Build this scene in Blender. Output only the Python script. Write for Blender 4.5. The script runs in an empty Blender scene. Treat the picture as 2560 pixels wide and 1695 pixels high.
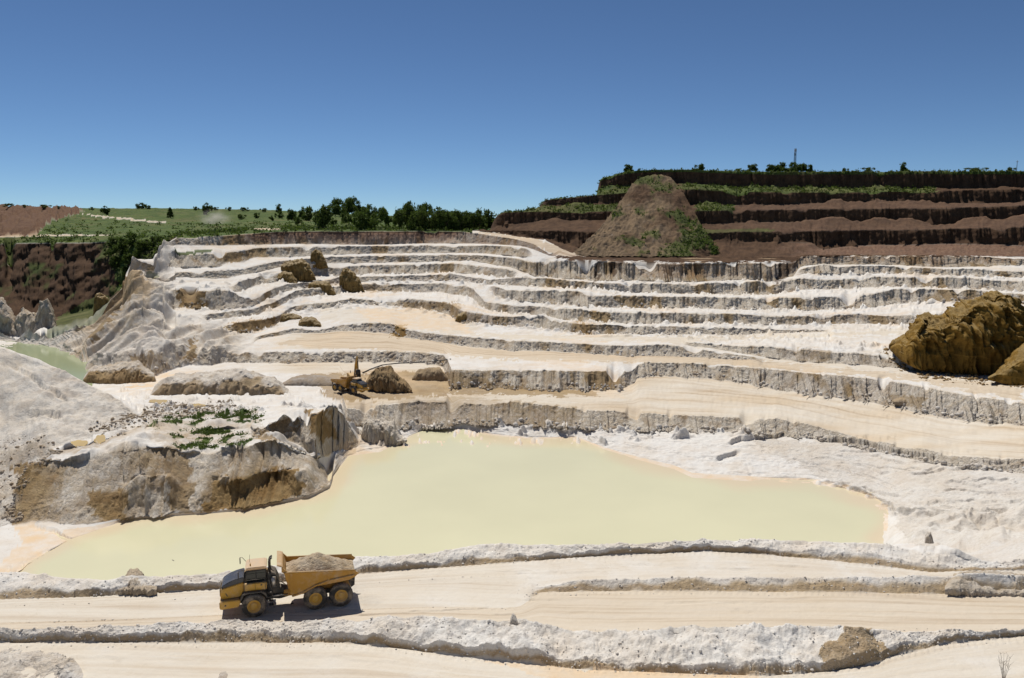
import bpy, bmesh, math, random
import numpy as np
from mathutils import Vector, Matrix

# ---------------------------------------------------------------- camera, sky, sun, exposure
scene = bpy.context.scene
COL = scene.collection
CAMZ = 47.0
F = 2000.0                                   # focal length in photograph pixels (2560 wide)
PITCH = math.atan(272.5 / F)
CP, SP = math.cos(PITCH), math.sin(PITCH)

cam_d = bpy.data.cameras.new('camera')
cam = bpy.data.objects.new('camera', cam_d)
COL.objects.link(cam)
cam.location = (0, 0, CAMZ)
cam.rotation_euler = (math.pi / 2 - PITCH, 0, 0)
cam_d.sensor_width = 36.0
cam_d.lens = F / 2560 * 36.0
cam_d.clip_start = 0.5
cam_d.clip_end = 20000
scene.camera = cam

SUN_EL, SUN_AZ = math.radians(62), math.radians(-27)      # azimuth: 0 = straight ahead (+Y), negative = to the left
world = bpy.data.worlds.new('World')
scene.world = world
world.use_nodes = True
wn = world.node_tree
bg = wn.nodes['Background']
sky = wn.nodes.new('ShaderNodeTexSky')
sky.sky_type = 'NISHITA'
sky.sun_disc = False
sky.sun_elevation = SUN_EL
sky.sun_rotation = SUN_AZ
sky.altitude = 7000
sky.air_density = 1.3
sky.dust_density = 1.5
sky.ozone_density = 2.5
gam = wn.nodes.new('ShaderNodeGamma'); gam.inputs[1].default_value = 1.1
tin = wn.nodes.new('ShaderNodeMix'); tin.data_type = 'RGBA'; tin.blend_type = 'MULTIPLY'
tin.inputs[0].default_value = 1.0; tin.inputs[7].default_value = (0.88, 0.985, 1.03, 1)
wn.links.new(sky.outputs[0], gam.inputs[0]); wn.links.new(gam.outputs[0], tin.inputs[6]); wn.links.new(tin.outputs[2], bg.inputs[0])
bg.inputs[1].default_value = 0.055

sun_d = bpy.data.lights.new('sun', 'SUN')
sun_d.energy = 3.9
sun_d.angle = math.radians(0.53)
sun_d.color = (1.0, 0.95, 0.87)
sun = bpy.data.objects.new('sun', sun_d)
COL.objects.link(sun)
sdir = Vector((math.sin(SUN_AZ) * math.cos(SUN_EL), math.cos(SUN_AZ) * math.cos(SUN_EL), math.sin(SUN_EL)))
sun.rotation_euler = sdir.to_track_quat('Z', 'Y').to_euler()
sun.location = (0, 100, 300)

scene.view_settings.view_transform = 'Standard'
scene.view_settings.look = 'None'
scene.view_settings.exposure = 0.17
scene.view_settings.gamma = 1.0
scene.view_settings.use_curve_mapping = False
scene.cycles.max_bounces = 6
scene.cycles.diffuse_bounces = 4
scene.cycles.transparent_max_bounces = 8
scene.cycles.volume_bounces = 1

rnd = random.Random(7)
rng = np.random.default_rng(11)

# ---------------------------------------------------------------- small helpers
def kk(v):
    return ((v - 847.5) / F) * CP + SP
def d_from_z(v, z):
    return (CAMZ - z) / kk(v)
def v_from(d, z):
    return 847.5 + F * (((CAMZ - z) / d) - SP) / CP
def world(px, v, d):
    a = (px - 1280.0) / F; b = (v - 847.5) / F
    return a * d, d * (CP - b * SP), CAMZ - d * (b * CP + SP)
def P3(px, v, d):
    return Vector(world(px, v, d))
def Pz(px, v, z):
    return Vector(world(px, v, d_from_z(v, z)))
def smooth(a, b, x):
    t = np.clip((x - a) / (b - a), 0, 1)
    return t * t * (3 - 2 * t)

_perm = rng.permutation(256).astype(np.int32)
_perm = np.concatenate([_perm, _perm])
_ang = rng.random(256) * 2 * np.pi
_gx, _gy = np.cos(_ang).astype(np.float32), np.sin(_ang).astype(np.float32)
def pn(x, y, seed=0):
    x = np.asarray(x, np.float32) + np.float32(seed * 17.31); y = np.asarray(y, np.float32) + np.float32(seed * 7.77)
    xi = np.floor(x).astype(np.int32); yi = np.floor(y).astype(np.int32)
    fx = x - xi; fy = y - yi
    xi &= 255; yi &= 255
    u = fx * fx * fx * (fx * (fx * 6 - 15) + 10); w = fy * fy * fy * (fy * (fy * 6 - 15) + 10)
    def g(ix, iy, dx, dy):
        h = _perm[_perm[ix & 255] + (iy & 255)]
        return _gx[h] * dx + _gy[h] * dy
    a = g(xi, yi, fx, fy); b = g(xi + 1, yi, fx - 1, fy)
    c = g(xi, yi + 1, fx, fy - 1); d = g(xi + 1, yi + 1, fx - 1, fy - 1)
    return ((a + u * (b - a)) * (1 - w) + (c + u * (d - c)) * w) * 1.5
def fbm(x, y, octv=4, seed=0, gain=0.5):
    s = 0.0; a = 1.0; f = 1.0
    for o in range(octv):
        s = s + a * pn(x * f, y * f, seed + o * 3); a *= gain; f *= 2.03
    return s
def ridged(x, y, octv=3, seed=0, gain=0.5):
    s = 0.0; a = 1.0; f = 1.0
    for o in range(octv):
        s = s + a * (0.5 - np.abs(pn(x * f, y * f, seed + o * 5)) * 1.3); a *= gain; f *= 2.1
    return s
def inside(px, v, pts):
    pts = np.asarray(pts, float); x0, y0 = pts.min(0); x1, y1 = pts.max(0)
    m = (px >= x0) & (px <= x1) & (v >= y0) & (v <= y1)
    r = np.zeros(px.shape, bool)
    if not m.any(): return r
    qx, qy = px[m], v[m]; c = np.zeros(qx.shape, bool); n = len(pts)
    for i in range(n):
        ax, ay = pts[i]; bx, by = pts[(i + 1) % n]
        if ay == by: continue
        c ^= ((ay > qy) != (by > qy)) & (qx < (bx - ax) * (qy - ay) / (by - ay) + ax)
    r[m] = c
    return r
def polydist(px, v, pts, ys=1.0):
    """distance in photo pixels to a polyline and on which side (>0: below / nearer)"""
    best = np.full(px.shape, 1e9); sgn = np.zeros(px.shape)
    for (ax, ay), (bx, by) in zip(pts[:-1], pts[1:]):
        dx, dy = bx - ax, (by - ay) * ys
        L = dx * dx + dy * dy + 1e-9
        t = np.clip(((px - ax) * dx + (v - ay) * ys * dy) / L, 0, 1)
        ex = px - ax - t * dx; ey = (v - ay) * ys - t * dy
        d = np.hypot(ex, ey); m = d < best
        best = np.where(m, d, best); sgn = np.where(m, np.sign(dx * (v - ay) * ys - dy * (px - ax)) * (1 if dx >= 0 else -1), sgn)
    return best, sgn

def tag(o, label=None, cat=None, group=None, kind=None):
    if label: o['label'] = label
    if cat: o['category'] = cat
    if group: o['group'] = group
    if kind: o['kind'] = kind
    return o
def link(name, me, mat=None, parent=None):
    o = bpy.data.objects.new(name, me); COL.objects.link(o)
    if mat is not None and me is not None: me.materials.append(mat)
    if parent is not None: o.parent = parent
    return o
def empty(name, loc, rot=(0, 0, 0)):
    o = bpy.data.objects.new(name, None); COL.objects.link(o)
    o.location = loc; o.rotation_euler = rot; o.empty_display_size = 0.3
    return o
def grid_mesh(name, V, attrs=None, wrap=False, smooth_shade=True):
    """V: (R, C, 3) array -> quad mesh"""
    R, C = V.shape[:2]
    me = bpy.data.meshes.new(name)
    idx = np.arange(R * C, dtype=np.int32).reshape(R, C)
    if wrap:
        idx = np.concatenate([idx, idx[:, :1]], 1)
    q = np.stack([idx[:-1, :-1], idx[:-1, 1:], idx[1:, 1:], idx[1:, :-1]], -1).reshape(-1, 4)
    me.vertices.add(R * C); me.vertices.foreach_set('co', V.reshape(-1).astype(np.float32))
    me.loops.add(q.size); me.loops.foreach_set('vertex_index', q.reshape(-1))
    me.polygons.add(len(q)); me.polygons.foreach_set('loop_start', np.arange(0, q.size, 4, dtype=np.int32))
    me.polygons.foreach_set('loop_total', np.full(len(q), 4, np.int32))
    me.polygons.foreach_set('use_smooth', np.full(len(q), smooth_shade, bool))
    me.update(calc_edges=True)
    for k, A in (attrs or {}).items():
        n = A.shape[-1]
        if n == 4:
            at = me.attributes.new(k, 'FLOAT_COLOR', 'POINT'); at.data.foreach_set('color', A.reshape(-1).astype(np.float32))
        elif n == 3:
            at = me.attributes.new(k, 'FLOAT_VECTOR', 'POINT'); at.data.foreach_set('vector', A.reshape(-1).astype(np.float32))
    return me

# ---------------------------------------------------------------- materials
def new_mat(name):
    m = bpy.data.materials.new(name); m.use_nodes = True
    nt = m.node_tree; nt.nodes.clear()
    out = nt.nodes.new('ShaderNodeOutputMaterial'); b = nt.nodes.new('ShaderNodeBsdfPrincipled')
    nt.links.new(b.outputs[0], out.inputs[0])
    return m, nt, b
class NB:
    def __init__(s, nt): s.nt = nt
    def n(s, t, **k):
        x = s.nt.nodes.new(t)
        for a, v in k.items(): setattr(x, a, v)
        return x
    def l(s, a, b): s.nt.links.new(a, b)
    def val(s, x, inp):
        if hasattr(x, 'is_linked') or hasattr(x, 'links'): s.l(x, inp)
        else: inp.default_value = x
    def math(s, op, a, b=0.0, c=None, clamp=False):
        x = s.n('ShaderNodeMath', operation=op, use_clamp=clamp)
        s.val(a, x.inputs[0]); s.val(b, x.inputs[1])
        if c is not None: s.val(c, x.inputs[2])
        return x.outputs[0]
    def mix(s, f, a, b, mode='MIX'):
        x = s.n('ShaderNodeMix', data_type='RGBA', blend_type=mode)
        s.val(f, x.inputs[0])
        for q, i in ((a, 6), (b, 7)):
            if isinstance(q, tuple): x.inputs[i].default_value = (*q, 1)
            else: s.l(q, x.inputs[i])
        return x.outputs[2]
    def noise(s, vec, scale, detail=4, rough=0.55, dist=0.0):
        x = s.n('ShaderNodeTexNoise'); s.l(vec, x.inputs['Vector'])
        x.inputs['Scale'].default_value = scale; x.inputs['Detail'].default_value = detail
        x.inputs['Roughness'].default_value = rough; x.inputs['Distortion'].default_value = dist
        return x.outputs['Fac']
    def ramp(s, f, a, b):
        x = s.n('ShaderNodeMapRange'); s.val(f, x.inputs[0]); x.inputs[1].default_value = a; x.inputs[2].default_value = b
        return x.outputs[0]
    def scale(s, vec, xyz):
        x = s.n('ShaderNodeMapping'); s.l(vec, x.inputs[0]); x.inputs['Scale'].default_value = xyz
        return x.outputs[0]
    def attr(s, name):
        return s.n('ShaderNodeAttribute', attribute_name=name)

def terrain_material():
    m, nt, b = new_mat('quarry_ground'); N = NB(nt)
    geo = N.n('ShaderNodeNewGeometry'); pos = geo.outputs['Position']
    z1 = N.attr('zone'); z2 = N.attr('zone2'); fl = N.attr('flow')
    s1 = N.n('ShaderNodeSeparateColor'); N.l(z1.outputs['Color'], s1.inputs[0])
    s2 = N.n('ShaderNodeSeparateColor'); N.l(z2.outputs['Color'], s2.inputs[0])
    ochre, green, brown, tan = s1.outputs[0], s1.outputs[1], s1.outputs[2], z1.outputs['Alpha']
    red, silt, rough, cliff = s2.outputs[0], s2.outputs[1], s2.outputs[2], z2.outputs['Alpha']
    nbig = N.noise(pos, 0.035, 4, 0.6); nmid = N.noise(pos, 0.25, 5, 0.62); nfin = N.noise(pos, 2.2, 5, 0.65)
    vert = N.scale(pos, (1.0, 1.0, 0.10)); streak = N.noise(vert, 0.9, 5, 0.68, 0.4); streak2 = N.noise(vert, 0.22, 4, 0.6)
    flow = N.scale(fl.outputs['Vector'], (1, 1, 1)); track = N.noise(flow, 1.0, 5, 0.62); track2 = N.noise(N.scale(fl.outputs['Vector'], (3.1, 2.7, 1)), 1.0, 4, 0.6)
    # white clay
    c = N.mix(N.ramp(nbig, 0.35, 0.7), (0.69, 0.66, 0.61), (0.67, 0.655, 0.63))
    c = N.mix(N.math('MULTIPLY', N.ramp(nmid, 0.42, 0.72), 0.55), c, (0.57, 0.48, 0.385))
    c = N.mix(N.math('MULTIPLY', N.ramp(nfin, 0.5, 0.8), N.math('MULTIPLY', rough, 0.75)), c, (0.36, 0.28, 0.19))
    c = N.mix(N.math('MULTIPLY', N.ramp(N.noise(pos, 0.09, 5, 0.65), 0.50, 0.68), 0.5), c, (0.60, 0.51, 0.40))
    c = N.mix(N.math('MULTIPLY', N.ramp(N.noise(pos, 0.7, 4, 0.7), 0.56, 0.74), 0.5), c, (0.47, 0.41, 0.345))
    # cliffs: greyer clay with darker and warmer vertical streaks
    cl = N.mix(N.ramp(streak, 0.38, 0.66), (0.74, 0.685, 0.60), (0.59, 0.505, 0.39))
    cl = N.mix(N.math('MULTIPLY', N.ramp(streak2, 0.52, 0.68), 0.8), cl, (0.37, 0.255, 0.145))
    cl = N.mix(N.math('MULTIPLY', N.ramp(nbig, 0.5, 0.68), 0.45), cl, (0.50, 0.445, 0.41))
    streak3 = N.noise(N.scale(pos, (1.0, 1.0, 0.16)), 3.4, 3, 0.6, 0.3)
    cl = N.mix(N.math('MULTIPLY', N.ramp(streak3, 0.45, 0.70), 0.55), cl, (0.36, 0.285, 0.19))
    crk = N.math('SUBTRACT', 1.0, N.ramp(N.math('ABSOLUTE', N.math('SUBTRACT', streak, 0.5)), 0.0, 0.018))
    cl = N.mix(N.math('MULTIPLY', crk, 0.55), cl, (0.17, 0.125, 0.085))
    c = N.mix(cliff, c, cl)
    crk2 = N.math('SUBTRACT', 1.0, N.ramp(N.math('ABSOLUTE', N.math('SUBTRACT', N.noise(pos, 0.33, 3, 0.5, 0.8), 0.5)), 0.0, 0.006))
    c = N.mix(N.math('MULTIPLY', crk2, 0.35), c, (0.33, 0.26, 0.18))
    # haul-road tan with long streaks along the road
    rd = N.mix(N.ramp(track, 0.36, 0.66), (0.645, 0.58, 0.475), (0.575, 0.48, 0.35))
    rd = N.mix(N.math('MULTIPLY', N.ramp(track2, 0.50, 0.72), 0.65), rd, (0.675, 0.625, 0.535))
    rd = N.mix(N.math('MULTIPLY', N.ramp(tan, 0.70, 0.95), 0.6), rd, N.mix(N.ramp(track2, 0.35, 0.65), (0.60, 0.49, 0.355), (0.50, 0.365, 0.225)))
    rd = N.mix(N.math('MULTIPLY', N.math('MULTIPLY', N.ramp(track, 0.51, 0.68), 0.75), N.ramp(tan, 0.40, 0.95)), rd, (0.34, 0.235, 0.14))
    c = N.mix(N.math('MULTIPLY', tan, N.ramp(N.math('ADD', nmid, N.math('MULTIPLY', tan, 0.5)), 0.35, 0.75)), c, rd)
    # ochre clay
    oc = N.mix(N.ramp(nmid, 0.35, 0.7), (0.225, 0.13, 0.04), (0.37, 0.255, 0.115))
    oc = N.mix(N.ramp(nfin, 0.5, 0.8), oc, (0.14, 0.085, 0.028))
    of = N.math('MULTIPLY', ochre, N.ramp(N.math('ADD', N.math('MULTIPLY', N.math('ADD', streak, nmid), 0.5), N.math('MULTIPLY', ochre, 0.42)), 0.50, 0.76))
    c = N.mix(of, c, oc)
    # red and brown overburden
    rc = N.mix(N.ramp(streak, 0.36, 0.64), (0.17, 0.068, 0.042), (0.36, 0.225, 0.145))
    c = N.mix(N.math('MULTIPLY', red, N.ramp(N.math('ADD', streak2, N.math('MULTIPLY', red, 0.5)), 0.4, 0.8)), c, rc)
    bc = N.mix(N.ramp(nmid, 0.35, 0.68), (0.060, 0.034, 0.020), (0.118, 0.068, 0.038))
    bc = N.mix(N.ramp(N.noise(pos, 0.8, 5, 0.7), 0.55, 0.8), bc, (0.040, 0.023, 0.015))
    c = N.mix(brown, c, bc)
    # silt-orange mud
    c = N.mix(N.math('MULTIPLY', silt, N.ramp(nmid, 0.2, 0.6)), c, (0.70, 0.52, 0.33))
    # vegetation
    gn = N.noise(pos, 0.11, 6, 0.7)
    gc = N.mix(N.ramp(gn, 0.38, 0.64), (0.040, 0.070, 0.016), (0.115, 0.150, 0.038))
    gc = N.mix(N.ramp(N.noise(pos, 0.5, 5, 0.7), 0.52, 0.72), gc, (0.022, 0.042, 0.012))
    gc = N.mix(N.math('MULTIPLY', N.ramp(N.noise(pos, 0.03, 3, 0.6), 0.5, 0.7), 0.6), gc, (0.16, 0.14, 0.06))
    c = N.mix(N.math('MULTIPLY', green, N.ramp(N.math('ADD', nmid, N.math('MULTIPLY', green, 0.6)), 0.55, 0.85)), c, gc)
    N.l(c, b.inputs['Base Color'])
    b.inputs['Roughness'].default_value = 0.95
    b.inputs['Specular IOR Level'].default_value = 0.15
    bu = N.n('ShaderNodeBump'); bu.inputs['Distance'].default_value = 0.6
    nf2 = N.noise(pos, 7.5, 3, .6)
    hsum = N.math('ADD', N.math('ADD', N.math('MULTIPLY', nfin, 0.6), N.math('MULTIPLY', nf2, N.math('MULTIPLY', rough, .35))), N.math('MULTIPLY', N.math('MULTIPLY', N.math('ADD', streak, N.math('MULTIPLY', streak3, .45)), cliff), 1.5))
    hsum = N.math('ADD', hsum, N.math('MULTIPLY', N.math('MULTIPLY', track2, tan), 0.25))
    N.l(hsum, bu.inputs['Height'])
    N.l(N.math('ADD', 0.25, N.math('MULTIPLY', N.math('ADD', rough, cliff), 0.45)), bu.inputs['Strength'])
    N.l(bu.outputs[0], b.inputs['Normal'])
    return m
M_TERR = terrain_material()

def ochre_material(name, gold, dark, pale, k=1.0):
    m, nt, b = new_mat(name); N = NB(nt); g = N.n('ShaderNodeNewGeometry'); pos = g.outputs['Position']
    n1 = N.noise(pos, .16 * k, 4, .62, .6); n2 = N.noise(N.scale(pos, (1, 1, .45)), .7 * k, 5, .66); n3 = N.noise(pos, 3.0, 4, .65)
    lay = N.noise(N.scale(pos, (.25, .25, 1.6)), .5 * k, 4, .6, .8)
    c = N.mix(N.ramp(n1, .36, .66), gold, tuple(x * .62 for x in gold))
    c = N.mix(N.ramp(n2, .50, .72), c, dark)
    c = N.mix(N.math('MULTIPLY', N.ramp(lay, .52, .66), .55), c, tuple(x * 1.35 for x in gold))
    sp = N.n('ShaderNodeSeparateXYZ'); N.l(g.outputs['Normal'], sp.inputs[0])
    c = N.mix(N.math('MULTIPLY', N.ramp(N.math('ADD', sp.outputs[2], N.math('MULTIPLY', n3, .5)), .85, 1.25), .75), c, pale)  # upward faces paler: highlights put into the rock colour
    N.l(c, b.inputs['Base Color']); b.inputs['Roughness'].default_value = .95; b.inputs['Specular IOR Level'].default_value = .12
    bu = N.n('ShaderNodeBump'); bu.inputs['Strength'].default_value = .75; bu.inputs['Distance'].default_value = .5
    N.l(N.math('ADD', N.math('MULTIPLY', n2, 1.2), N.math('MULTIPLY', n3, .5)), bu.inputs['Height']); N.l(bu.outputs[0], b.inputs['Normal'])
    return m
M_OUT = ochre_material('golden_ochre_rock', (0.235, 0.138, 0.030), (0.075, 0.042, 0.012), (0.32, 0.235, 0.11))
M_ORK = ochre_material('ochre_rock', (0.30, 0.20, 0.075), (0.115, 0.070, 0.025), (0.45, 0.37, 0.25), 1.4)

# ---------------------------------------------------------------- terrain lofting
class Loft:
    """terrain sheet lofted through lines that run across the pit; each line is a set of points (photo column, photo row, distance)"""
    def __init__(s, px):
        s.px = px; s.L = []; s.segs = []
    def _w(s, rng_, fade):
        if rng_ is None: return np.ones_like(s.px)
        w = np.zeros_like(s.px)
        for a, b in rng_:
            w = np.maximum(w, np.minimum(smooth(a - fade, a, s.px) if a is not None else 1.0, 1 - smooth(b, b + fade, s.px) if b is not None else 1.0))
        return w
    def line(s, name, pts, mode='d', rng_=None, fade=25, jit=0.0):
        p = np.array(pts, float); x = p[:, 0]
        v = np.interp(s.px, x, p[:, 1]); q = np.interp(s.px, x, p[:, 2])
        if mode == 'd': d = q; 
        elif mode == 'z': d = d_from_z(v, q)
        elif mode == 'dz': d = v; v = v_from(d, q)      # points are (px, d, z)
        if jit:
            sd = len(s.L)
            v = v + jit * (pn(s.px / 61.0, s.px * 0 + sd * 3.1, sd) * 1.2 + pn(s.px / 17.0, s.px * 0 + sd * 1.7, sd + 5) * 0.6)
        z = CAMZ - d * kk(v)
        s.L.append(dict(name=name, d=d, z=z, w=s._w(rng_, fade)))
        return len(s.L) - 1
    def seg(s, n, kind='F', amp=0.15, **k):
        s.segs.append(dict(n=n, kind=kind, amp=amp, **k))
    def terrace(s, name, pts, rng_=None, fade=25, n=9, jit=1.0, slope=0.54, amp=1.0, tal=1.25):
        p = np.array(pts, float); x = p[:, 0]
        vc = np.interp(s.px, x, p[:, 1]); vt = np.interp(s.px, x, p[:, 2]); d = np.interp(s.px, x, p[:, 3])
        sd = len(s.L)
        j = jit * (pn(s.px / 61.0, s.px * 0 + sd * 3.1, sd) * 1.0 + pn(s.px / 15.0, s.px * 0 + sd * 1.7, sd + 5) * 0.7)
        if name == 'R': j = j * smooth(440, 480, s.px)
        hp = np.maximum(vt - vc, 0)
        bite = np.clip(fbm(s.px / 75.0, s.px * 0 + sd * 2.3, 3, 400 + sd, .45) - .28, 0, .8) * hp * min(jit, 1) * 1.0 * (smooth(440, 480, s.px) if name == 'R' else 1.0)
        vc = vc + j; vt = np.maximum(vt + j * 0.6, vc)
        H = (vt - vc) * d / F
        w = s._w(rng_, fade)
        zt = CAMZ - d * kk(vt); dc = d + 0.3 + H * slope; zc = CAMZ - dc * kk(vc)
        s.L.append(dict(name=name + '_toe', d=d, z=zt, w=w))
        s.seg(n, 'C', amp, tal=tal)
        s.L.append(dict(name=name + '_crest', d=dc, z=zc, w=w, bite=np.minimum(bite, hp * .75) * d / F * w))
    def build(s):
        D = np.array([l['d'] for l in s.L]); Z = np.array([l['z'] for l in s.L]); W = np.array([l['w'] for l in s.L])
        D0, Z0 = D.copy(), Z.copy()
        for it in range(160):                                   # lines that fade out settle between their neighbours
            Dm = (D[:-2] + D[2:]) / 2; Zm = (Z[:-2] + Z[2:]) / 2
            D[1:-1] = W[1:-1] * D0[1:-1] + (1 - W[1:-1]) * Dm
            Z[1:-1] = W[1:-1] * Z0[1:-1] + (1 - W[1:-1]) * Zm
        for i in range(1, len(D)):
            D[i] = np.maximum(D[i], D[i - 1] + 0.06)
        s.D, s.Z = D, Z
        s.SW = np.minimum(W[:-1], W[1:])
        rows_d, rows_z, kind, T, amp, segi = [], [], [], [], [], []
        HD = []                                                  # horizontal push towards the viewer side (-Y)
        nseg = len(s.segs)
        px = s.px
        line_push = np.zeros_like(D)
        cl = {}
        for i, sg in enumerate(s.segs):
            if sg['kind'] == 'C':
                H = np.maximum(Z[i + 1] - Z[i], 0)
                X = (px - 1280) / F * D[i]; Y = D[i]
                A = np.minimum(1.6, 0.24 * H) * sg['amp']
                fl = A * (1.5 * pn(X * .05, Y * .05, 37 + i) + .8 * pn(X * .13, Y * .13, 35 + i) + ridged(X * 0.24, Y * 0.24, 3, 40 + i, 0.7) - 0.25 + 0.25 * pn(X * 1.7, Y * 1.7, i))
                # gullies
                g = np.zeros_like(px); xx = px[0]
                while xx < px[-1]:
                    xx += rng.uniform(40, 230); wd = rng.uniform(3, 12)
                    g = np.maximum(g, rng.uniform(0.2, 0.8) * np.clip(1 - np.abs(px - xx) / wd, 0, 1))
                # talus cones
                ta = np.zeros_like(px); xx = px[0]
                while xx < px[-1]:
                    Hp = float(np.interp(xx, px, H * F / D[i])); xx += rng.uniform(.35, 2.4) * max(Hp, 14) / max(0.4, sg.get('tal', 1)); wd = rng.uniform(.35, 1.5) * max(Hp, 14)
                    ta = np.maximum(ta, (rng.uniform(0.10, 0.60) if rng.random() < .85 else rng.uniform(.7, 1.0)) * np.clip(1 - np.abs(px - xx) / wd, 0, 1))
                ta = np.minimum(0.95, ta * sg.get('tal', 1))
                sw = s.SW[i] * (smooth(440, 480, px) if s.L[i]['name'] == 'R_toe' else 1.0); ta = ta * (1 + .35 * pn(px / 6.0, px * 0, 77 + i) + .3 * pn(px / 2.6, px * 0, 78 + i)); cl[i] = (H, fl * sw, g * A * 1.4 * sw, ta * sw)
        for i, sg in enumerate(s.segs):
            n = sg['n']; t = np.linspace(0, 1, n, endpoint=False)
            if i == nseg - 1: t = np.linspace(0, 1, n)
            for tt in t:
                d = D[i] * (1 - tt) + D[i + 1] * tt; z = Z[i] * (1 - tt) + Z[i + 1] * tt
                push = np.zeros_like(px)
                if sg['kind'] == 'C':
                    H, fl, g, ta = cl[i]
                    env = 0.45 + 0.55 * min(1, tt / 0.4) if tt < 0.85 else 1 - 0.35 * (tt - 0.85) / 0.15
                    push = fl * env - g * (0.3 + 0.7 * tt) + np.clip(ta - tt, 0, 1) * H * 1.15
                    bz = s.L[i + 1].get('bite', 0); z = z - bz * max(0, (tt - .25) / .75)
                else:
                    if i - 1 in cl:
                        H, fl, g, ta = cl[i - 1]; push = push + (fl * 0.65 - g) * (1 - tt) ** 2
                        bz = s.L[i].get('bite', 0); z = z - bz * np.exp(-tt * (D[i + 1] - D[i]) / (1.2 + 1.2 * bz))
                    if i + 1 in cl:
                        H, fl, g, ta = cl[i + 1]; push = push + (fl * 0.45 - g * 0.3 + ta * H * 1.15) * tt ** 6
                rows_d.append(d); rows_z.append(z); HD.append(push); kind.append(sg['kind']); T.append(tt); amp.append(sg['amp']); segi.append(i)
        s.rd = np.array(rows_d); s.rz = np.array(rows_z); s.push = np.array(HD)
        s.kind = np.array(kind); s.T = np.array(T); s.amp = np.array(amp); s.segi = np.array(segi)
        s.PX = np.broadcast_to(px, s.rd.shape).copy()
        s.V0 = v_from(s.rd, s.rz)
        a = (s.PX - 1280) / F; b = (s.V0 - 847.5) / F
        s.X = a * s.rd; s.Y = s.rd * (CP - b * SP) - s.push; s.Zw = s.rz.copy()
    def segindex(s, after):
        for i, l in enumerate(s.L):
            if l['name'] == after: return i
        raise KeyError(after)
    def rows_after(s, name):
        return s.segi == s.segindex(name)

PXC = np.linspace(-260, 2820, 1400)
T = Loft(PXC)
E = lambda v, d: [(-260, v, d), (2820, v, d)]
# ---- from the rim under the camera down to the haul roads
T.line('c0', [(-260, 2.0, 44.6), (2820, 2.0, 44.6)], 'dz'); T.seg(3)
T.line('c1', [(-260, 8.0, 39.5), (2820, 8.0, 39.5)], 'dz'); T.seg(8, amp=0.3)
T.line('c2', [(-260, 34.0, 17.2), (2820, 34.0, 17.2)], 'dz'); T.seg(12, amp=0.05)
T.line('f1', E(1765, 16.35), 'z'); T.seg(40, amp=0.03)
T.line('b2lo', [(-260, 1606, 16.4), (0, 1604, 16.4), (640, 1604, 16.4), (854, 1604, 16.4), (1007, 1619, 16.4), (1160, 1640, 16.4), (1280, 1652, 16.4), (1433, 1670, 16.4), (1562, 1676, 16.4), (1739, 1683, 16.4), (1920, 1688, 16.4), (2073, 1677, 16.4), (2195, 1656, 16.4), (2226, 1640, 16.4), (2364, 1607, 16.4), (2560, 1588, 16.4), (2820, 1580, 16.4)], 'z'); T.seg(18, 'B', 0.20)
h2 = lambda f: [(-260, 1576, 16.4 + .8 * f), (0, 1572, 16.4 + .8 * f), (400, 1562, 16.4 + .8 * f), (640, 1551, 16.4 + .8 * f), (824, 1550, 16.4 + .9 * f), (1068, 1542, 16.4 + 1.3 * f), (1252, 1553, 16.4 + 1.4 * f), (1295, 1549, 16.4 + 1.4 * f), (1433, 1574, 16.4 + .9 * f), (1534, 1579, 16.4 + .8 * f), (1617, 1570, 16.4 + 1.3 * f), (1800, 1566, 16.4 + 1.4 * f), (2040, 1568, 16.4 + 1.3 * f), (2110, 1566, 16.4 + 1.7 * f), (2140, 1566, 16.4 + 1.7 * f), (2200, 1578, 16.4 + 1.0 * f), (2300, 1580, 16.4 + .5 * f), (2560, 1577, 16.4 + .5 * f), (2820, 1570, 16.4 + .5 * f)]
lo = np.array([(-260, 1606), (640, 1604), (854, 1604), (1007, 1619), (1160, 1640), (1280, 1652), (1433, 1670), (1562, 1676), (1920, 1688), (2073, 1677), (2195, 1656), (2226, 1640), (2364, 1607), (2560, 1588), (2820, 1580)], float)
wide = lambda x: float(smooth(820, 1050, np.array(x)) * (1 - smooth(2150, 2260, np.array(x))))
T.line('b2sh', [(p[0], p[1] * (.52 - .28 * wide(p[0])) + (.48 + .28 * wide(p[0])) * np.interp(p[0], lo[:, 0], lo[:, 1]), 16.4 + (p[2] - 16.4) * (.72 - .22 * wide(p[0]))) for p in h2(1)], 'z', jit=3); T.seg(26, 'B', 0.20)
T.line('b2cr', h2(1), 'z', jit=3); T.seg(4, 'B', 0.12)
cr = h2(1)
T.line('b2bk', [(p[0], d_from_z(p[1], p[2]) + (p[2] - 16.4) * 1.4 + .15, 16.42) for p in cr], 'dz'); T.seg(34, amp=0.03)
T.line('b3lo', [(-260, 1540, 16.5), (600, 1520, 16.5), (1000, 1490, 16.5), (1341, 1478, 16.5), (1586, 1475, 16.5), (1920, 1478, 16.5), (2073, 1478, 16.5), (2379, 1484, 16.5), (2560, 1487, 16.5), (2820, 1490, 16.5)], 'z', rng_=[(1360, None)], fade=70); T.seg(11, 'B', 0.13)
b3 = [(1341, 1470, 16.6), (1424, 1453, 17.0), (1586, 1444, 17.2), (1920, 1443, 17.2), (2200, 1443, 17.2), (2364, 1439, 17.5), (2420, 1432, 17.9), (2560, 1438, 17.8), (2820, 1440, 17.6)]
T.line('b3cr', b3, 'z', rng_=[(1360, None)], fade=70, jit=2); T.seg(3, 'B', 0.08)
T.line('b3bk', [(p[0], d_from_z(p[1], p[2]) + (p[2] - 16.5) * 1.5 + .15, 16.52) for p in b3], 'dz', rng_=[(1360, None)], fade=70); T.seg(24, amp=0.03)
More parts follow.
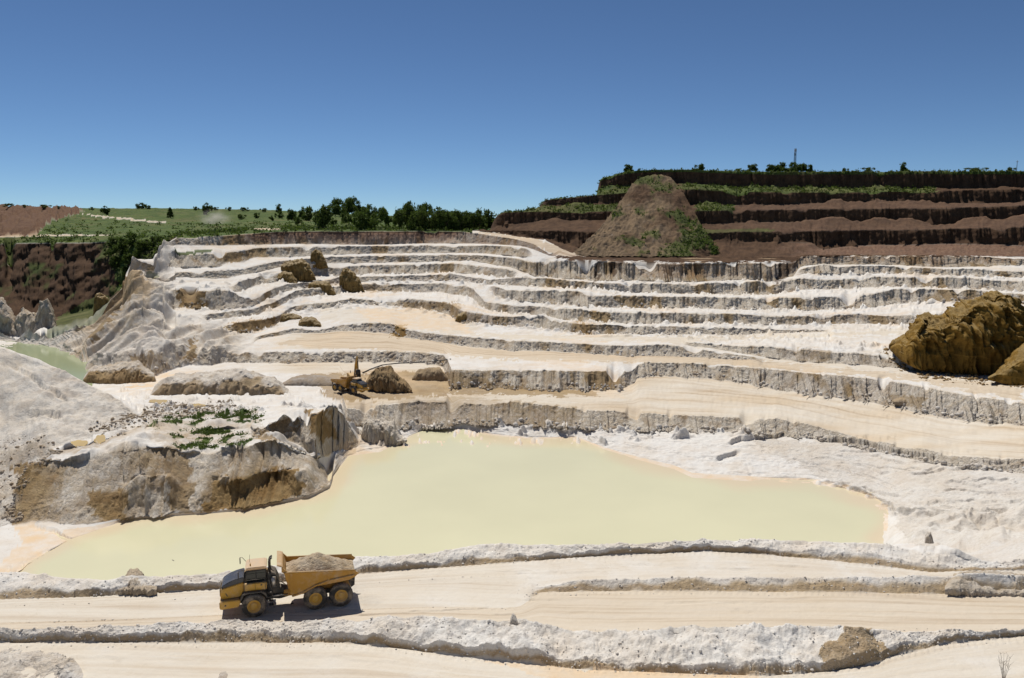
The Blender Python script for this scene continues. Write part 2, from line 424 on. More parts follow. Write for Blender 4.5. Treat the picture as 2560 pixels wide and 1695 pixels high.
T.line('b1lo', [(-260, 1502, 16.5), (0, 1498, 16.5), (214, 1492, 16.5), (398, 1481, 16.5), (548, 1472, 16.5), (879, 1435, 16.5), (1068, 1420, 16.5), (1280, 1405, 16.5), (1433, 1392, 16.5), (1586, 1385, 16.5), (1770, 1377, 16.5), (1920, 1386, 16.5), (2073, 1399, 16.5), (2226, 1417, 16.5), (2330, 1430, 16.5), (2420, 1426, 16.8), (2560, 1425, 16.8), (2820, 1425, 16.8)], 'z'); T.seg(9, 'B', 0.14)
b1 = [(-260, 1440, 17.3), (0, 1434, 17.2), (60, 1430, 17.1), (150, 1446, 17.2), (260, 1449, 17.3), (330, 1436, 17.6), (400, 1442, 17.3), (540, 1433, 17.3), (700, 1412, 17.2), (880, 1392, 17.2), (1000, 1388, 17.3), (1070, 1383, 17.3), (1150, 1369, 17.4), (1200, 1361, 17.4), (1280, 1361, 17.3), (1430, 1361, 17.3), (1600, 1359, 17.2), (1770, 1351, 17.2), (1920, 1350, 17.2), (2070, 1353, 17.2), (2200, 1360, 17.2), (2330, 1385, 17.2), (2450, 1398, 17.3), (2560, 1400, 17.4), (2820, 1400, 17.4)]
T.line('b1mid', [(p[0], p[1] * .45 + .55 * np.interp(p[0], [-260, 0, 214, 398, 548, 879, 1068, 1280, 1433, 1586, 1770, 1920, 2073, 2226, 2330, 2420, 2820], [1502, 1498, 1492, 1481, 1472, 1435, 1420, 1405, 1392, 1385, 1377, 1386, 1399, 1417, 1430, 1426, 1425]), 17.05) for p in b1], 'z', jit=2); T.seg(12, 'B', 0.20)
T.line('b1cr', b1, 'z', jit=3); T.seg(20, 'F', 0.22)
T.line('N', [(-260, 104, 1.2), (-20, 104, 1.0), (50, 108, -.6), (140, 110, -1.2), (2120, 112, -1.2), (2200, 116, -0.6), (2235, 114, 2.0), (2300, 110, 4.5), (2560, 106, 8), (2820, 104, 9.5)], 'dz'); T.seg(26, 'F', 0.25)
T.line('Wm', [(-260, 106, .6), (-20, 106, .5), (50, 111, -.7), (150, 119, -2.2), (2100, 127, -3.5), (2190, 124, -1.0)], 'dz', rng_=[(None, 2150)], fade=50); T.seg(24, amp=0.3, shore=1)
T.line('S', [(-260, 1490, .3), (0, 1462, .25), (45, 1436, .15), (70, 1407, .1), (180, 1345, .05), (325, 1297, 0), (520, 1284, 0), (605, 1276, 0), (692, 1259, 0), (778, 1243, 0), (827, 1219, 0), (832, 1190, 0), (870, 1140, 0), (950, 1130, 0), (1000, 1105, 0), (1060, 1074, 0), (1157, 1072, 0), (1220, 1086, 0), (1320, 1097, 0), (1440, 1094, 0), (1513, 1124, 0), (1600, 1151, 0), (1686, 1173, 0), (1730, 1194, 0), (1860, 1202, 0), (2032, 1207, 0), (2119, 1223, 0), (2184, 1250, 0), (2222, 1276, 0), (2236, 1290, .6), (2300, 1290, 2.5), (2400, 1290, 4.0), (2560, 1280, 5.5), (2820, 1280, 7)], 'z'); T.seg(16, amp=0.05, shore=1)
S2 = [(-260, 1330), (0, 1318), (55, 1306), (122, 1303), (180, 1310), (232, 1309), (300, 1296), (325, 1293), (520, 1281), (605, 1273), (692, 1256), (778, 1240), (822, 1217), (832, 1190), (870, 1138)]
s2d = lambda x: np.interp(x, [p[0] for p in S2], [d_from_z(p[1], 0.55) for p in S2])
T.line('S2', [(p[0], p[1], 0.55) for p in S2], 'z', rng_=[(None, 832)], fade=20); T.seg(18, 'C', 1.9, tal=.7)
led = [(45, 1262), (60, 1250), (120, 1238), (190, 1225), (232, 1230), (300, 1222), (340, 1192), (420, 1192), (470, 1228), (520, 1215), (554, 1198), (640, 1194), (741, 1178), (790, 1172), (812, 1185), (828, 1208)]
T.line('P1a', [(x, v, s2d(x) + 3.6) for x, v in led], 'd', rng_=[(320, 425), (548, 760)], fade=30, jit=3); T.seg(6, 'F', 0.25)
T.line('P1b', [(x, v - 6, s2d(x) + 5.5) for x, v in led], 'd', rng_=[(320, 425), (548, 760)], fade=30, jit=3); T.seg(14, 'C', 1.7, tal=1.2)
rim = [(48, 1200), (75, 1162), (104, 1148), (150, 1150), (190, 1150), (236, 1137), (318, 1121), (419, 1113), (440, 1122), (453, 1131), (526, 1131), (600, 1119), (640, 1106), (670, 1101), (701, 1107), (740, 1128), (780, 1145), (811, 1166), (828, 1195)]
T.line('P1c', [(x, v, s2d(x) + 10.0) for x, v in rim], 'd', rng_=[(50, 825)], fade=14, jit=2.5); T.seg(14, 'F', 0.45, rough=.5)
T.terrace('P2', [(600, 1080, 1085, 152), (640, 1070, 1092, 152), (707, 1048, 1099, 152.5), (740, 1040, 1112, 153), (772, 1031, 1130, 153), (799, 1025, 1142, 153.5), (830, 1012, 1131, 161), (851, 1026, 1127, 166), (872, 1056, 1122, 171), (885, 1082, 1118, 172.5), (896, 1104, 1114, 173.5)], [(635, 890)], 10, n=26, slope=.62, amp=1.3, tal=.6)
T.seg(8, 'F', 0.25)
T.line('Wt', [(-260, 1340, 120), (0, 1300, 130), (40, 1250, 135), (90, 1180, 140), (130, 1120, 148), (200, 1100, 152), (300, 1070, 158), (345, 1045, 166)], 'd', rng_=[(None, 345)], fade=25); T.seg(26, 'F', 0.35, rough=.35)
T.line('Wk', [(-260, 1050, 160), (0, 1085, 158), (100, 1040, 161), (200, 1030, 164), (300, 1040, 165), (345, 1042, 167)], 'd', rng_=[(None, 345)], fade=25); T.seg(34, 'F', 0.22)
T.line('Wc', [(-260, 770, 190), (0, 865, 183), (100, 900, 180), (200, 948, 177), (300, 1003, 173), (345, 1038, 169)], 'd', rng_=[(None, 345)], fade=25, jit=1.5); T.seg(10, 'F', 0.2)
T.line('Q', [(-260, 214, 4.2), (190, 214, 4.2), (260, 205, 5.6), (350, 196, 6.4), (700, 192, 6.4), (850, 182, 6.2)], 'dz', rng_=[(None, 840)], fade=30); T.seg(8, 'F', 0.15)
T.terrace('L10', [(855, 1025, 1060, 175), (866, 1019, 1062, 177), (931, 1013, 1062, 187), (1007, 1004, 1068, 190), (1084, 1004, 1068, 190.5), (1160, 1008, 1058, 191), (1221, 1010, 1056, 191), (1280, 1003, 1057, 191), (1370, 1010, 1063, 188), (1445, 1022, 1068, 186), (1555, 1028, 1071, 184), (1641, 1034, 1074, 182), (1751, 1039, 1077, 179), (1861, 1043, 1080, 177), (1950, 1044, 1089, 175), (2030, 1062, 1094, 172), (2091, 1080, 1104, 169), (2174, 1100, 1124, 162), (2305, 1120, 1150, 150), (2400, 1140, 1166, 144), (2560, 1146, 1180, 138), (2820, 1150, 1190, 132)], [(870, None)], 25, n=20, amp=1.4, tal=1.7, slope=.95)
T.seg(30, amp=0.12, road=.6)
T.terrace('L9', [(-260, 840, 850, 330), (0, 838, 849, 308), (100, 848, 862, 296), (136, 850, 870, 289), (205, 868, 894, 266), (216, 880, 922, 246), (300, 888, 944, 236), (383, 878, 941, 233), (450, 866, 916, 246), (478, 870, 910, 249), (533, 875, 912, 250), (566, 878, 903, 253), (640, 880, 905, 253), (800, 879, 905, 253), (950, 876, 902, 254), (1060, 880, 905, 250), (1108, 888, 914, 246), (1124, 908, 950, 222), (1130, 922, 963, 213), (1200, 923, 966, 212.5), (1300, 924, 968, 212.5), (1480, 926, 972, 211), (1545, 924, 968, 212), (1580, 928, 955, 218), (1594, 912, 940, 223), (1607, 905, 936, 225), (1733, 908, 940, 222), (1843, 915, 951, 218), (1920, 920, 966, 213), (1996, 928, 978, 207), (2104, 936, 991, 200), (2195, 948, 1005, 194), (2303, 963, 1028, 185), (2348, 972, 1038, 181), (2440, 988, 1047, 176), (2560, 1006, 1060, 168), (2820, 1060, 1112, 150)], None, n=22, amp=1.2, tal=1.6, slope=.62)
T.seg(20, amp=0.12, road=.95)
T.terrace('L8', [(600, 852, 858, 272), (640, 842, 848, 276), (733, 820, 831, 288), (800, 826, 832, 288), (855, 812, 825, 288), (924, 806, 827, 286), (935, 807, 829, 285), (976, 807, 831, 283), (990, 815, 836, 281), (1008, 823, 842, 279), (1075, 832, 850, 270), (1151, 839, 862, 261), (1214, 845, 868, 254), (1280, 849, 874, 249), (1374, 854, 876, 245), (1531, 862, 886, 238), (1604, 862, 888, 236.5), (1669, 861, 889, 235), (1760, 874, 893, 231), (1850, 887, 897, 226), (1900, 895, 898, 223)], [(650, 1880)], 30, n=11)
T.seg(8, amp=0.08, road=.8)
T.terrace('L8b', [(1700, 856, 858, 243), (1720, 856, 862, 240), (1800, 862, 873, 236), (1920, 866, 893, 229), (2000, 872, 903, 224), (2104, 880, 908, 219), (2200, 888, 915, 215), (2320, 895, 925, 211), (2560, 905, 937, 203), (2820, 910, 945, 195)], [(1720, None)], 25, n=9, tal=1.3)
T.seg(20, amp=0.22, road=.7)
T.terrace('L7', [(520, 822, 826, 282), (578, 809, 826, 282), (599, 805, 832, 281), (628, 801, 831, 283), (647, 799, 827, 288), (685, 792, 815, 299), (705, 784, 800, 308), (729, 767, 779, 320), (763, 760, 773, 321), (832, 754, 767, 322), (862, 748, 759, 324), (884, 745, 757, 326), (947, 748, 763, 326), (995, 746, 765, 325), (1060, 748.5, 772, 318), (1094, 753, 777, 312), (1125, 757, 786, 306), (1145, 768, 803, 295), (1160, 776, 806, 293), (1209, 785, 808, 288), (1266, 792, 815, 283), (1340, 789, 818, 280), (1359, 790, 821, 278), (1378, 795, 824, 275), (1426, 806, 831, 267), (1474, 809, 835, 261.5), (1570, 814, 834, 262), (1740, 816, 835, 262), (1824, 819, 837, 260), (1921, 823, 832, 263), (2021, 826, 829.5, 265), (2081, 825, 827, 266)], [(575, 2060)], 25, n=11)
T.seg(11, amp=0.15)
T.terrace('L6', [(500, 792, 800, 288), (525, 783, 799, 290), (590, 776, 791, 297), (628, 773, 790, 302), (647, 768, 786, 304), (658, 764, 780, 308), (691, 752, 767, 318), (743, 725, 742, 332), (780, 721, 739, 338), (840, 716, 735, 348), (914, 709, 727, 358), (947, 711, 727, 360), (1060, 708, 730, 357), (1102, 706, 728, 353), (1132, 712, 734, 345), (1151, 711, 736, 341), (1170, 716, 738, 337), (1184, 723, 744, 330), (1199, 738, 762, 320), (1210, 750, 770, 314), (1228, 755, 776, 309), (1283, 763, 786, 298), (1340, 766, 788, 296), (1365, 767, 789, 294), (1397, 768, 797, 284), (1459, 774, 804, 276), (1474, 778, 805, 275), (1570, 780, 808, 273), (1740, 781, 808, 273), (1840, 783, 809, 273), (1921, 789, 810, 274), (2041, 790, 810, 274), (2140, 784, 807, 274), (2220, 789, 810, 269), (2321, 783, 812, 263), (2560, 790, 820, 255), (2820, 795, 825, 248)], [(520, None)], 25, n=12)
T.seg(10, amp=0.15)
T.terrace('L5', [(436, 723, 767, 304), (470, 724, 768, 303), (519, 725, 773, 302), (544, 722, 776, 302), (572, 726, 773, 302), (600, 740, 768, 304), (612, 746, 767, 304), (637, 744, 763, 308), (666, 729, 748, 318), (690, 719, 738, 326), (720, 709, 726, 336), (790, 705, 718, 350), (1225, 712, 722, 330), (1237, 714, 738, 322), (1264, 724, 748, 313), (1327, 726, 753, 306), (1360, 725.5, 758, 303), (1378, 724, 760, 301), (1417, 726, 763, 298), (1474, 729, 767, 294), (1489, 737, 767, 293), (1512, 738, 768, 292), (1627, 740, 770, 291), (1740, 741, 770, 291), (1911, 744, 773, 291), (2021, 743, 775, 290), (2102, 742, 773, 291), (2140, 742, 771, 291), (2190, 733, 763, 293), (2238, 721, 758, 295), (2341, 723, 753, 293), (2421, 724, 751, 290), (2560, 735, 759, 282), (2820, 740, 765, 276)], [(436, 790), (1240, None)], 30, n=14)
T.seg(9, amp=0.15)
T.terrace('L4', [(585, 714, 730, 316), (593, 709, 729, 317), (607, 700, 728, 319), (639, 694, 711, 332), (658, 684, 708, 336), (714, 681, 701, 346), (735, 692, 709, 350), (752, 700, 716, 353), (809, 701, 715, 358), (828, 698, 714, 360), (844, 692, 713, 362), (915, 690, 703, 370), (928, 690, 701.5, 371), (1060, 688, 702, 370), (1082, 687, 701.5, 367), (1122, 682, 702, 360), (1142, 687, 702, 356), (1161, 691, 703, 352), (1195, 695, 707, 345), (1228, 699, 711, 336), (1281, 693, 713, 326), (1360, 694, 716, 319), (1417, 700, 722, 315), (1460, 703, 723, 313), (1503, 707, 724, 313), (1541, 707, 729, 313), (1570, 707, 731, 314), (1646, 708, 733, 315), (1740, 709, 735, 315), (1887, 702, 737, 316), (1940, 705, 735, 317), (2001, 695, 722, 319), (2061, 698, 722, 319), (2122, 697, 720, 319), (2152, 692, 717, 319), (2200, 692, 716, 318), (2301, 692.6, 720, 313), (2431, 693, 723, 308), (2460, 700, 724, 305), (2500, 701, 727, 303), (2560, 702, 729, 300), (2820, 704, 732, 294)], [(590, None)], 25, n=12)
T.seg(8, amp=0.15)
T.terrace('L3', [(740, 676, 690, 366), (770, 672, 690, 371), (823, 668, 690, 374), (851, 669, 692, 375), (880, 664, 690, 378), (928, 662, 685, 384), (1060, 660, 683, 384), (1128, 657, 681, 378), (1190, 663, 685, 366), (1266, 670, 697, 345), (1285, 675, 702, 340), (1990, 676, 688, 332), (2010, 670, 683, 331), (2061, 659, 682, 331), (2094, 667, 684, 330), (2140, 663, 684, 330), (2240, 666, 683, 328), (2351, 671, 688, 322), (2461, 672, 691, 316), (2480, 676, 692, 315), (2560, 678, 693, 312), (2820, 680, 695, 306)], [(765, 1280), (2005, None)], 22, n=11)
T.seg(8, amp=0.12)
T.terrace('L2', [(385, 682, 691, 322), (467, 680, 692, 326), (532, 677, 696, 330), (570, 675, 694, 334), (609, 674, 686, 339), (620, 669, 684, 341), (647, 661, 679, 346), (690, 654, 669, 356), (746, 648, 662, 367), (823, 642, 657, 383), (928, 639, 656, 394), (1060, 637.5, 654, 394), (1123, 635.6, 652, 388), (1176, 636.5, 650, 380), (1232, 641, 661, 368), (1276, 643, 668, 358), (1300, 647, 676, 351), (1318, 652, 681, 347), (1340, 655, 694, 343), (1378, 651, 696, 338), (1417, 651, 697, 334), (1447, 652, 698, 333), (1485, 654, 703, 331), (1506, 653, 703, 331), (1541, 655, 702, 331), (1589, 657, 701, 331), (1656, 658, 703, 332), (1740, 659, 705, 333), (1869, 656, 698, 335), (1917, 657, 706, 333), (1941, 658, 700, 335), (1983, 658, 690, 337), (2000, 645, 666, 343), (2012, 639, 662, 345), (2140, 639, 661, 346), (2232, 640, 662, 344), (2361, 639, 668, 337), (2470, 641, 664, 331), (2500, 645, 662, 329), (2560, 646, 662, 326), (2820, 646, 662, 320)], [(385, None)], 30, n=16, amp=1.4, tal=1.2)
T.seg(6, amp=0.12)
T.terrace('L1', [(425, 636, 668, 336), (433, 632, 667, 338), (494, 634, 667, 341), (551, 631, 666, 345), (570, 630, 653, 351), (609, 626, 654, 356), (637, 619, 641, 367), (723, 616, 642, 376), (784, 616, 638, 385), (832, 614.5, 635.6, 393), (928, 614.5, 633.6, 404), (1060, 612.6, 632, 405), (1161, 613.5, 632, 397), (1214, 612.6, 633, 386), (1264, 614.5, 638, 374), (1300, 617, 642, 363), (1318, 620, 642, 356)], [(432, 1310)], 22, n=10)
T.seg(6, amp=0.1)
T.terrace('R', [(-260, 846, 850, 312), (0, 845, 848, 308), (60, 842, 846, 304), (89, 835, 840, 298), (140, 821, 827, 297), (196, 804, 812, 293), (233, 795, 803, 292), (275, 752, 764, 300), (306, 728, 742, 304), (318, 675, 695, 313), (331, 647, 666, 318), (383, 647, 660, 324), (398, 627, 640, 332), (410, 608, 620, 340), (441, 595, 610, 351), (494, 592, 611, 356), (545, 589, 612, 362), (609, 585, 611, 371), (685, 579, 610, 381), (760, 578, 609, 393), (928, 577.5, 612, 414), (1060, 577, 608, 416), (1151, 578, 608, 410), (1199, 583, 609, 402), (1247, 590, 611, 390), (1295, 598, 614, 376), (1333, 609, 622, 364), (1352, 622, 630, 355), (1372, 634, 638, 350), (1400, 640, 643, 347)], [(None, 1375)], 25, n=12, jit=.6, tal=.5)
T.seg(6, amp=0.06)
T.line('B0', [(-260, 810, 360), (89, 810, 345), (150, 800, 342), (250, 780, 342), (300, 745, 342), (331, 690, 350), (383, 665, 358), (410, 620, 366), (441, 594, 366), (500, 588, 372), (600, 581, 395), (685, 572, 420), (760, 574, 415), (928, 574.5, 440), (1060, 574.5, 440), (1151, 576, 430), (1199, 578, 425), (1247, 583, 410), (1295, 592, 392), (1362, 600, 372), (1382, 610, 365), (1408, 625, 356), (1443, 637, 350), (1461, 642, 348), (1500, 645, 347), (1980, 645, 347), (2005, 637, 351), (2140, 636.5, 352), (2560, 641, 336), (2820, 641, 330)], 'd'); T.seg(5, amp=0.2)
T.terrace('BW', [(-260, 610, 800, 395), (0, 607, 792, 395), (100, 606, 800, 390), (150, 606, 792, 390), (230, 605, 772, 388), (280, 603, 742, 386), (330, 600, 695, 384), (383, 598, 660, 380), (410, 596, 622, 380), (441, 592, 600, 380)], [(None, 430)], 20, n=44, amp=.9, slope=1.0, tal=.3)
T.seg(8, amp=0.4)
T.line('H1', [(-260, 595, 440), (0, 594, 440), (280, 588, 446), (441, 585, 440), (640, 571, 470), (760, 570, 470), (1000, 571, 480), (1240, 575, 470), (1262, 600, 470), (1300, 612, 470), (2820, 612, 470)], 'd', jit=1); T.seg(14, amp=0.7)
T.line('H2', [(-260, 560, 560), (0, 575, 520), (150, 570, 530), (200, 562, 580), (300, 556, 620), (441, 560, 620), (640, 556, 650), (800, 556, 650), (1000, 560, 650), (1240, 568, 650), (1262, 595, 650), (1300, 605, 650), (2820, 605, 650)], 'd', jit=1); T.seg(16, amp=1.4)
T.line('H3', [(-260, 512, 760), (0, 517, 700), (120, 518, 720), (200, 521, 900), (400, 520, 1000), (640, 524, 1000), (800, 531, 1000), (1000, 540, 1000), (1240, 556, 1000), (1262, 590, 1000), (1300, 595, 1000), (2820, 595, 1000)], 'd', jit=1); T.seg(4, amp=1.5)
T.line('H4', [(-260, 516, 1500), (640, 527, 1500), (1240, 560, 1500), (1300, 590, 1500), (2820, 590, 1500)], 'd'); T.seg(3, amp=0)
T.line('H5', [(-260, 528, 6000), (640, 535, 6000), (1240, 570, 6000), (2820, 582, 6000)], 'd')
T.build()
print('terrain', T.rd.shape)

# ---- fine relief
ROWS = {l['name']: i for i, l in enumerate(T.L)}
def seg_of(name): return T.segi == ROWS[name]
X, Y, Zw, PX, V0 = T.X, T.Y, T.Zw, T.PX, T.V0
SWr = T.SW[T.segi]
isC = (T.kind == 'C')[:, None] * SWr; isB = (T.kind == 'B')[:, None] * SWr
dist = T.rd
amp = T.amp[:, None]
edge = np.minimum(1, np.minimum(T.T, 1 - T.T) * 4 + 0.15)[:, None]
flat = (1 - isC) * (1 - isB) * np.where((T.kind == 'F')[:, None], 1, .2)
big = fbm(X * 0.11, Y * 0.11, 4, 3); sml = fbm(X * 0.8, Y * 0.8, 3, 9)
Zw += flat * amp * edge * (big * 0.9 + sml * 0.45)
# rubble berms: lumps and clods
lump = fbm(X * 0.45, Y * 0.45, 3, 21); clod = ridged(X * 1.6, Y * 1.6, 3, 31, 0.65); clod2 = fbm(X * 4.5, Y * 4.5, 2, 41)
near = np.clip(1.5 - dist / 160, 0.4, 1)
Zw += isB * amp * (lump * 1.3 + (clod - .3) * .45 * (.4 + np.clip(lump + .4, 0, 1)) + clod2 * 0.28) * near
m2 = (seg_of('b2lo') | seg_of('b2sh'))[:, None] * smooth(850, 1050, PX) * (1 - smooth(2150, 2230, PX))
Zw += isB * near * fbm(X * .22, Y * .22, 3, 27) * .16 * (T.segi < ROWS['N'])[:, None]
Zw += m2 * (fbm(X * .35, Y * .35, 3, 23) * .38 + (ridged(X * .8 + Y * .5, Y * .3, 1, 25) - .3) * .18)
# cliffs: small shelves and breaks
sh = fbm(X * 0.9, Zw * 1.1 + Y * 0.3, 3, 51)
Y += isC * np.clip(dist / 300, .4, 1) * sh * 0.35
Zw += isC * fbm(X * 1.3, Y * 1.3, 2, 61) * 0.10
# benches that were never swept clean: low heaps
bench = flat * ((dist > 175) & (dist < 420) & (PX > 300))
Zw += bench * np.clip(fbm(X * 0.28, Y * 0.28, 4, 71, .6) - 0.22, 0, 1) * 1.7 * (amp > 0.13) * (.35 + T.T[:, None])
Zw += bench * fbm(X * 1.2, Y * 1.2, 2, 73) * .07 * (amp > .09)

# left slope W and ridge flank: rills running downhill
mW = (seg_of('Wk') | seg_of('Wt'))[:, None] & (PX < 360)
Zw += mW * (fbm(X * .12, Y * .12, 5, 81, .55) * .9 + (ridged(X * .30 + Y * .22, (Y - X) * .05, 1, 83) - .3) * .35 + fbm(X * 1.1, Y * 1.1, 3, 85) * .12)
flank = (PX < 440) & (T.segi >= ROWS['L9_toe'])[:, None] & (T.segi <= ROWS['R_toe'])[:, None]
flb = (PX < 470) & (T.segi == ROWS['R_crest'])[:, None]
fl_w = (1 - smooth(400, 470, PX)) * (flank + flb * (1 - T.T[:, None]) ** 2)
ac, al = X * .8 - Y * .6, X * .6 + Y * .8
Zw += fl_w * ((ridged(ac * .055 + pn(X * .03, Y * .03, 99) * .6, al * .012, 1, 91) - .3) * 10.0 + (ridged(ac * .2 + pn(X * .06, Y * .06, 90) * .5, al * .02, 1, 94) - .3) * 2.4 + (ridged(ac * .7, al * .05, 1, 97) - .3) * .4 + fbm(X * .9, Y * .9, 3, 92) * .22) * np.minimum(1, (T.rz - 4.5) / 6).clip(0, 1)
mid = (1 - smooth(560, 640, PX)) * smooth(380, 440, PX) * ((T.segi >= ROWS['L9_toe']) & (T.segi < ROWS['L6_toe']))[:, None] * np.clip((ROWS['L6_toe'] - T.segi - T.T) / 2.5, 0, 1)[:, None]
Zw += mid * ((ridged(X * 0.07 - Y * .02, Y * 0.015, 1, 95) - .25) * 6.5 + (ridged(X * .28 + pn(X * .05, Y * .05, 93) * .5, Y * .03, 1, 98) - .3) * 1.6 + fbm(X * .9, Y * .9, 3, 96) * .2)
# front-left island top: hummocks
mP = (seg_of('P1c') | seg_of('P2_crest'))[:, None] & (PX < 880) & (PX > 60)
Zw += mP * np.clip(fbm(X * 0.16, Y * 0.16, 4, 101), -.2, 1) * 1.3
mI = ((seg_of('S2') | seg_of('P1a') | seg_of('P1b') | seg_of('P2_toe'))[:, None]) & (PX > 40) & (PX < 890)
Y += mI * ((ridged(X * .12 + Zw * .04, Zw * .03, 1, 103) - .25) * -2.2 + (ridged(X * .45 + Zw * .12, Zw * .05, 1, 104) - .3) * -.8 + (ridged(X * 1.5 + Zw * .3, Zw * .2, 2, 106) - .3) * -.28 + fbm(X * 2.2, Zw * 2.6, 3, 105) * .16)
# brown wall gullies
mBW = seg_of('BW_toe')[:, None] * (PX < 440)
Y -= mBW * (ridged(X * 0.05 + Zw * .02, Zw * .03, 3, 111, 0.5) * 2.5 + fbm(X * .12, Zw * .14, 5, 113, .6) * 2.0)
# right shore: lobed, slumped clay
mR = ((seg_of('N') | seg_of('Wm') | seg_of('S') | seg_of('b1cr'))[:, None]) & (PX > 2200)
Zw += mR * ((ridged(X * 0.07 - Y * 0.03, Y * 0.05, 2, 121, 0.5) - .3) * 2.6 + (ridged(X * .22 + Y * .1, Y * .12, 2, 125, .5) - .3) * .8 + fbm(X * .6, Y * .6, 3, 123) * .2) * smooth(2210, 2320, PX)
mS = (seg_of('S')[:, None]) & (PX > 1880)
Zw += mS * ((ridged(X * 0.10 - Y * .05, Y * 0.14, 2, 131, .5) - .3) * 1.5 + fbm(X * .7, Y * .7, 3, 133) * .2) * smooth(1850, 2080, PX)
# scarplets: a step down on the near side of a line
def scarp(pts, h, reach=26, ys=2.0, lo=None):
    box = np.array(pts); m = (PX > box[:, 0].min() - 40) & (PX < box[:, 0].max() + 40) & (np.abs(V0 - box[:, 1].mean()) < 140) & (dist < 330)
    if not m.any(): return
    dd, sg = polydist(PX[m], V0[m], pts, ys)
    tail = np.minimum(smooth(box[0, 0] - 1, box[0, 0] + 18, PX[m]), 1 - smooth(box[-1, 0] - 18, box[-1, 0] + 1, PX[m]))
    sd_ = dd * np.where(sg > 0, 1, -1) + fbm(X[m] * .5, Y[m] * .5, 3, 117) * 4
    st_ = smooth(-1.5, 3.5, sd_)
    Zw[m] += h * tail * (.35 * (1 - st_) * np.clip(1 - dd / 14, 0, 1) - st_ * np.clip(1 - dd / reach, 0, 1))
scarp([(1815, 1107), (1850, 1092), (1900, 1088), (1962, 1082)], 1.0)
scarp([(1785, 1146), (1800, 1138), (1856, 1126)], 0.8)
scarp([(1862, 1152), (1885, 1188)], 0.3, 12)
scarp([(1300, 1088), (1336, 1090)], 0.4, 10)
scarp([(2085, 1217), (2150, 1228), (2190, 1240), (2225, 1258), (2245, 1280), (2320, 1268)], 0.7, 18)
scarp([(60, 1308), (100, 1316), (140, 1325), (160, 1340), (190, 1350)], 0.5, 16)
scarp([(0, 1428), (60, 1412), (100, 1385), (150, 1368), (188, 1350)], 0.4, 10)
scarp([(20, 905), (60, 925), (120, 965), (175, 998)], 1.0, 18)
scarp([(60, 1028), (115, 1020), (160, 1035)], 1.2, 26)
scarp([(1900, 1000), (2000, 1012), (2150, 1028), (2330, 1060), (2480, 1090)], 0.25, 8)
scarp([(2060, 1095), (2140, 1098), (2240, 1125), (2340, 1140)], 1.1, 20)
for k in range(60):
    x0 = rng.uniform(1900, 2480); y0 = rng.uniform(1090, 1330)
    if inside(np.array([x0]), np.array([y0]), [(1880, 1090), (2100, 1215), (2250, 1270), (2260, 1350), (2560, 1400), (2560, 1150), (2200, 1080)])[0]:
        pts = [(x0, y0)]
        for q in range(4): pts.append((pts[-1][0] + rng.uniform(15, 40), pts[-1][1] + rng.uniform(-8, 12)))
        scarp(pts, rng.uniform(.2, .6), 14)
for k in range(46):
    q = k % 3
    x0 = (rng.uniform(850, 2300), rng.uniform(950, 2150), rng.uniform(-50, 1150))[q]
    y0 = (rng.uniform(1492, 1538), np.interp(x0, [950, 1300, 1700, 2150], [1470, 1425, 1410, 1425]) + rng.uniform(-8, 12), rng.uniform(1618, 1690))[q]
    sl = (-.03, np.interp(x0, [950, 1400, 2150], [-.08, 0, .08]), .02)[q] + rng.uniform(-.015, .015); L_r = rng.uniform(50, 220)
    scarp([(x0 + L_r * t, y0 + sl * L_r * t + rng.uniform(-1, 1)) for t in (0, .33, .66, 1)], rng.uniform(.05, .13), 6, 1.5)
# wheel ruts on the swept roads
for nm in ('f1', 'b2bk', 'b3bk'):
    m = seg_of(nm)[:, None] * np.ones_like(PX)
    tt = T.T[:, None]
    Zw += m * 0.014 * fbm(X * 0.02 + 3, tt * 26 + X * .015, 3, 141)
# tyre-lug marks beside the berms
for nm, a, b in (('b2bk', 0.0, .05), ('b3bk', .86, .97), ('f1', .90, .97), ('b2bk', .9, .97)):
    m = seg_of(nm)[:, None] & (T.T[:, None] >= a) & (T.T[:, None] <= b)
    Zw += m * 0.018 * np.sign(np.sin(X * 11.0))

# ---- colour zones
jm = F / dist * 1.15
jx = PX + fbm(X * .3, Y * .3 + Zw * .25, 4, 151, .6) * np.clip(jm * 1.3, 4, 26); jv = V0 + fbm(X * .3, Y * .3 + Zw * .25, 4, 161, .6) * np.clip(jm * .7, 2, 14)
zone = np.zeros(PX.shape + (4,), np.float32); zone2 = np.zeros(PX.shape + (4,), np.float32)
OCH, GRN, BRN, TAN = 0, 1, 2, 3; RED, SLT, RGH, CLF = 0, 1, 2, 3
zone2[..., CLF] = isC * np.clip((T.L[0]['w'] * 0 + 1), 0, 1)
zone2[..., RGH] = np.maximum(isB * 0.55, isC * .35)
def paint(A, ch, val, mask): A[..., ch] = np.maximum(A[..., ch], val * mask)
def area(pts, A=None): return inside(jx, jv, pts)
for nm, val in (('f1', .66), ('b2bk', .84), ('b3bk', .5), ('c2', .6)): paint(zone, TAN, val, seg_of(nm)[:, None])
paint(zone, TAN, .68 * (1 - smooth(1250, 1420, jx)), (seg_of('b3bk') | seg_of('b3cr') | seg_of('b3lo'))[:, None])
paint(zone, TAN, (.72 + .28 * np.clip(fbm(X * .03, Y * .09, 3, 157) + .3, 0, 1)) * smooth(700, 960, jx + jv * .2), seg_of('L10_crest')[:, None])
paint(zone, TAN, .95 * smooth(620, 800, jx), seg_of('L9_crest')[:, None] & (PX < 2000) & (T.T[:, None] > .15) & ~((PX > 1110) & (PX < 1600) & (T.T[:, None] < .62)))
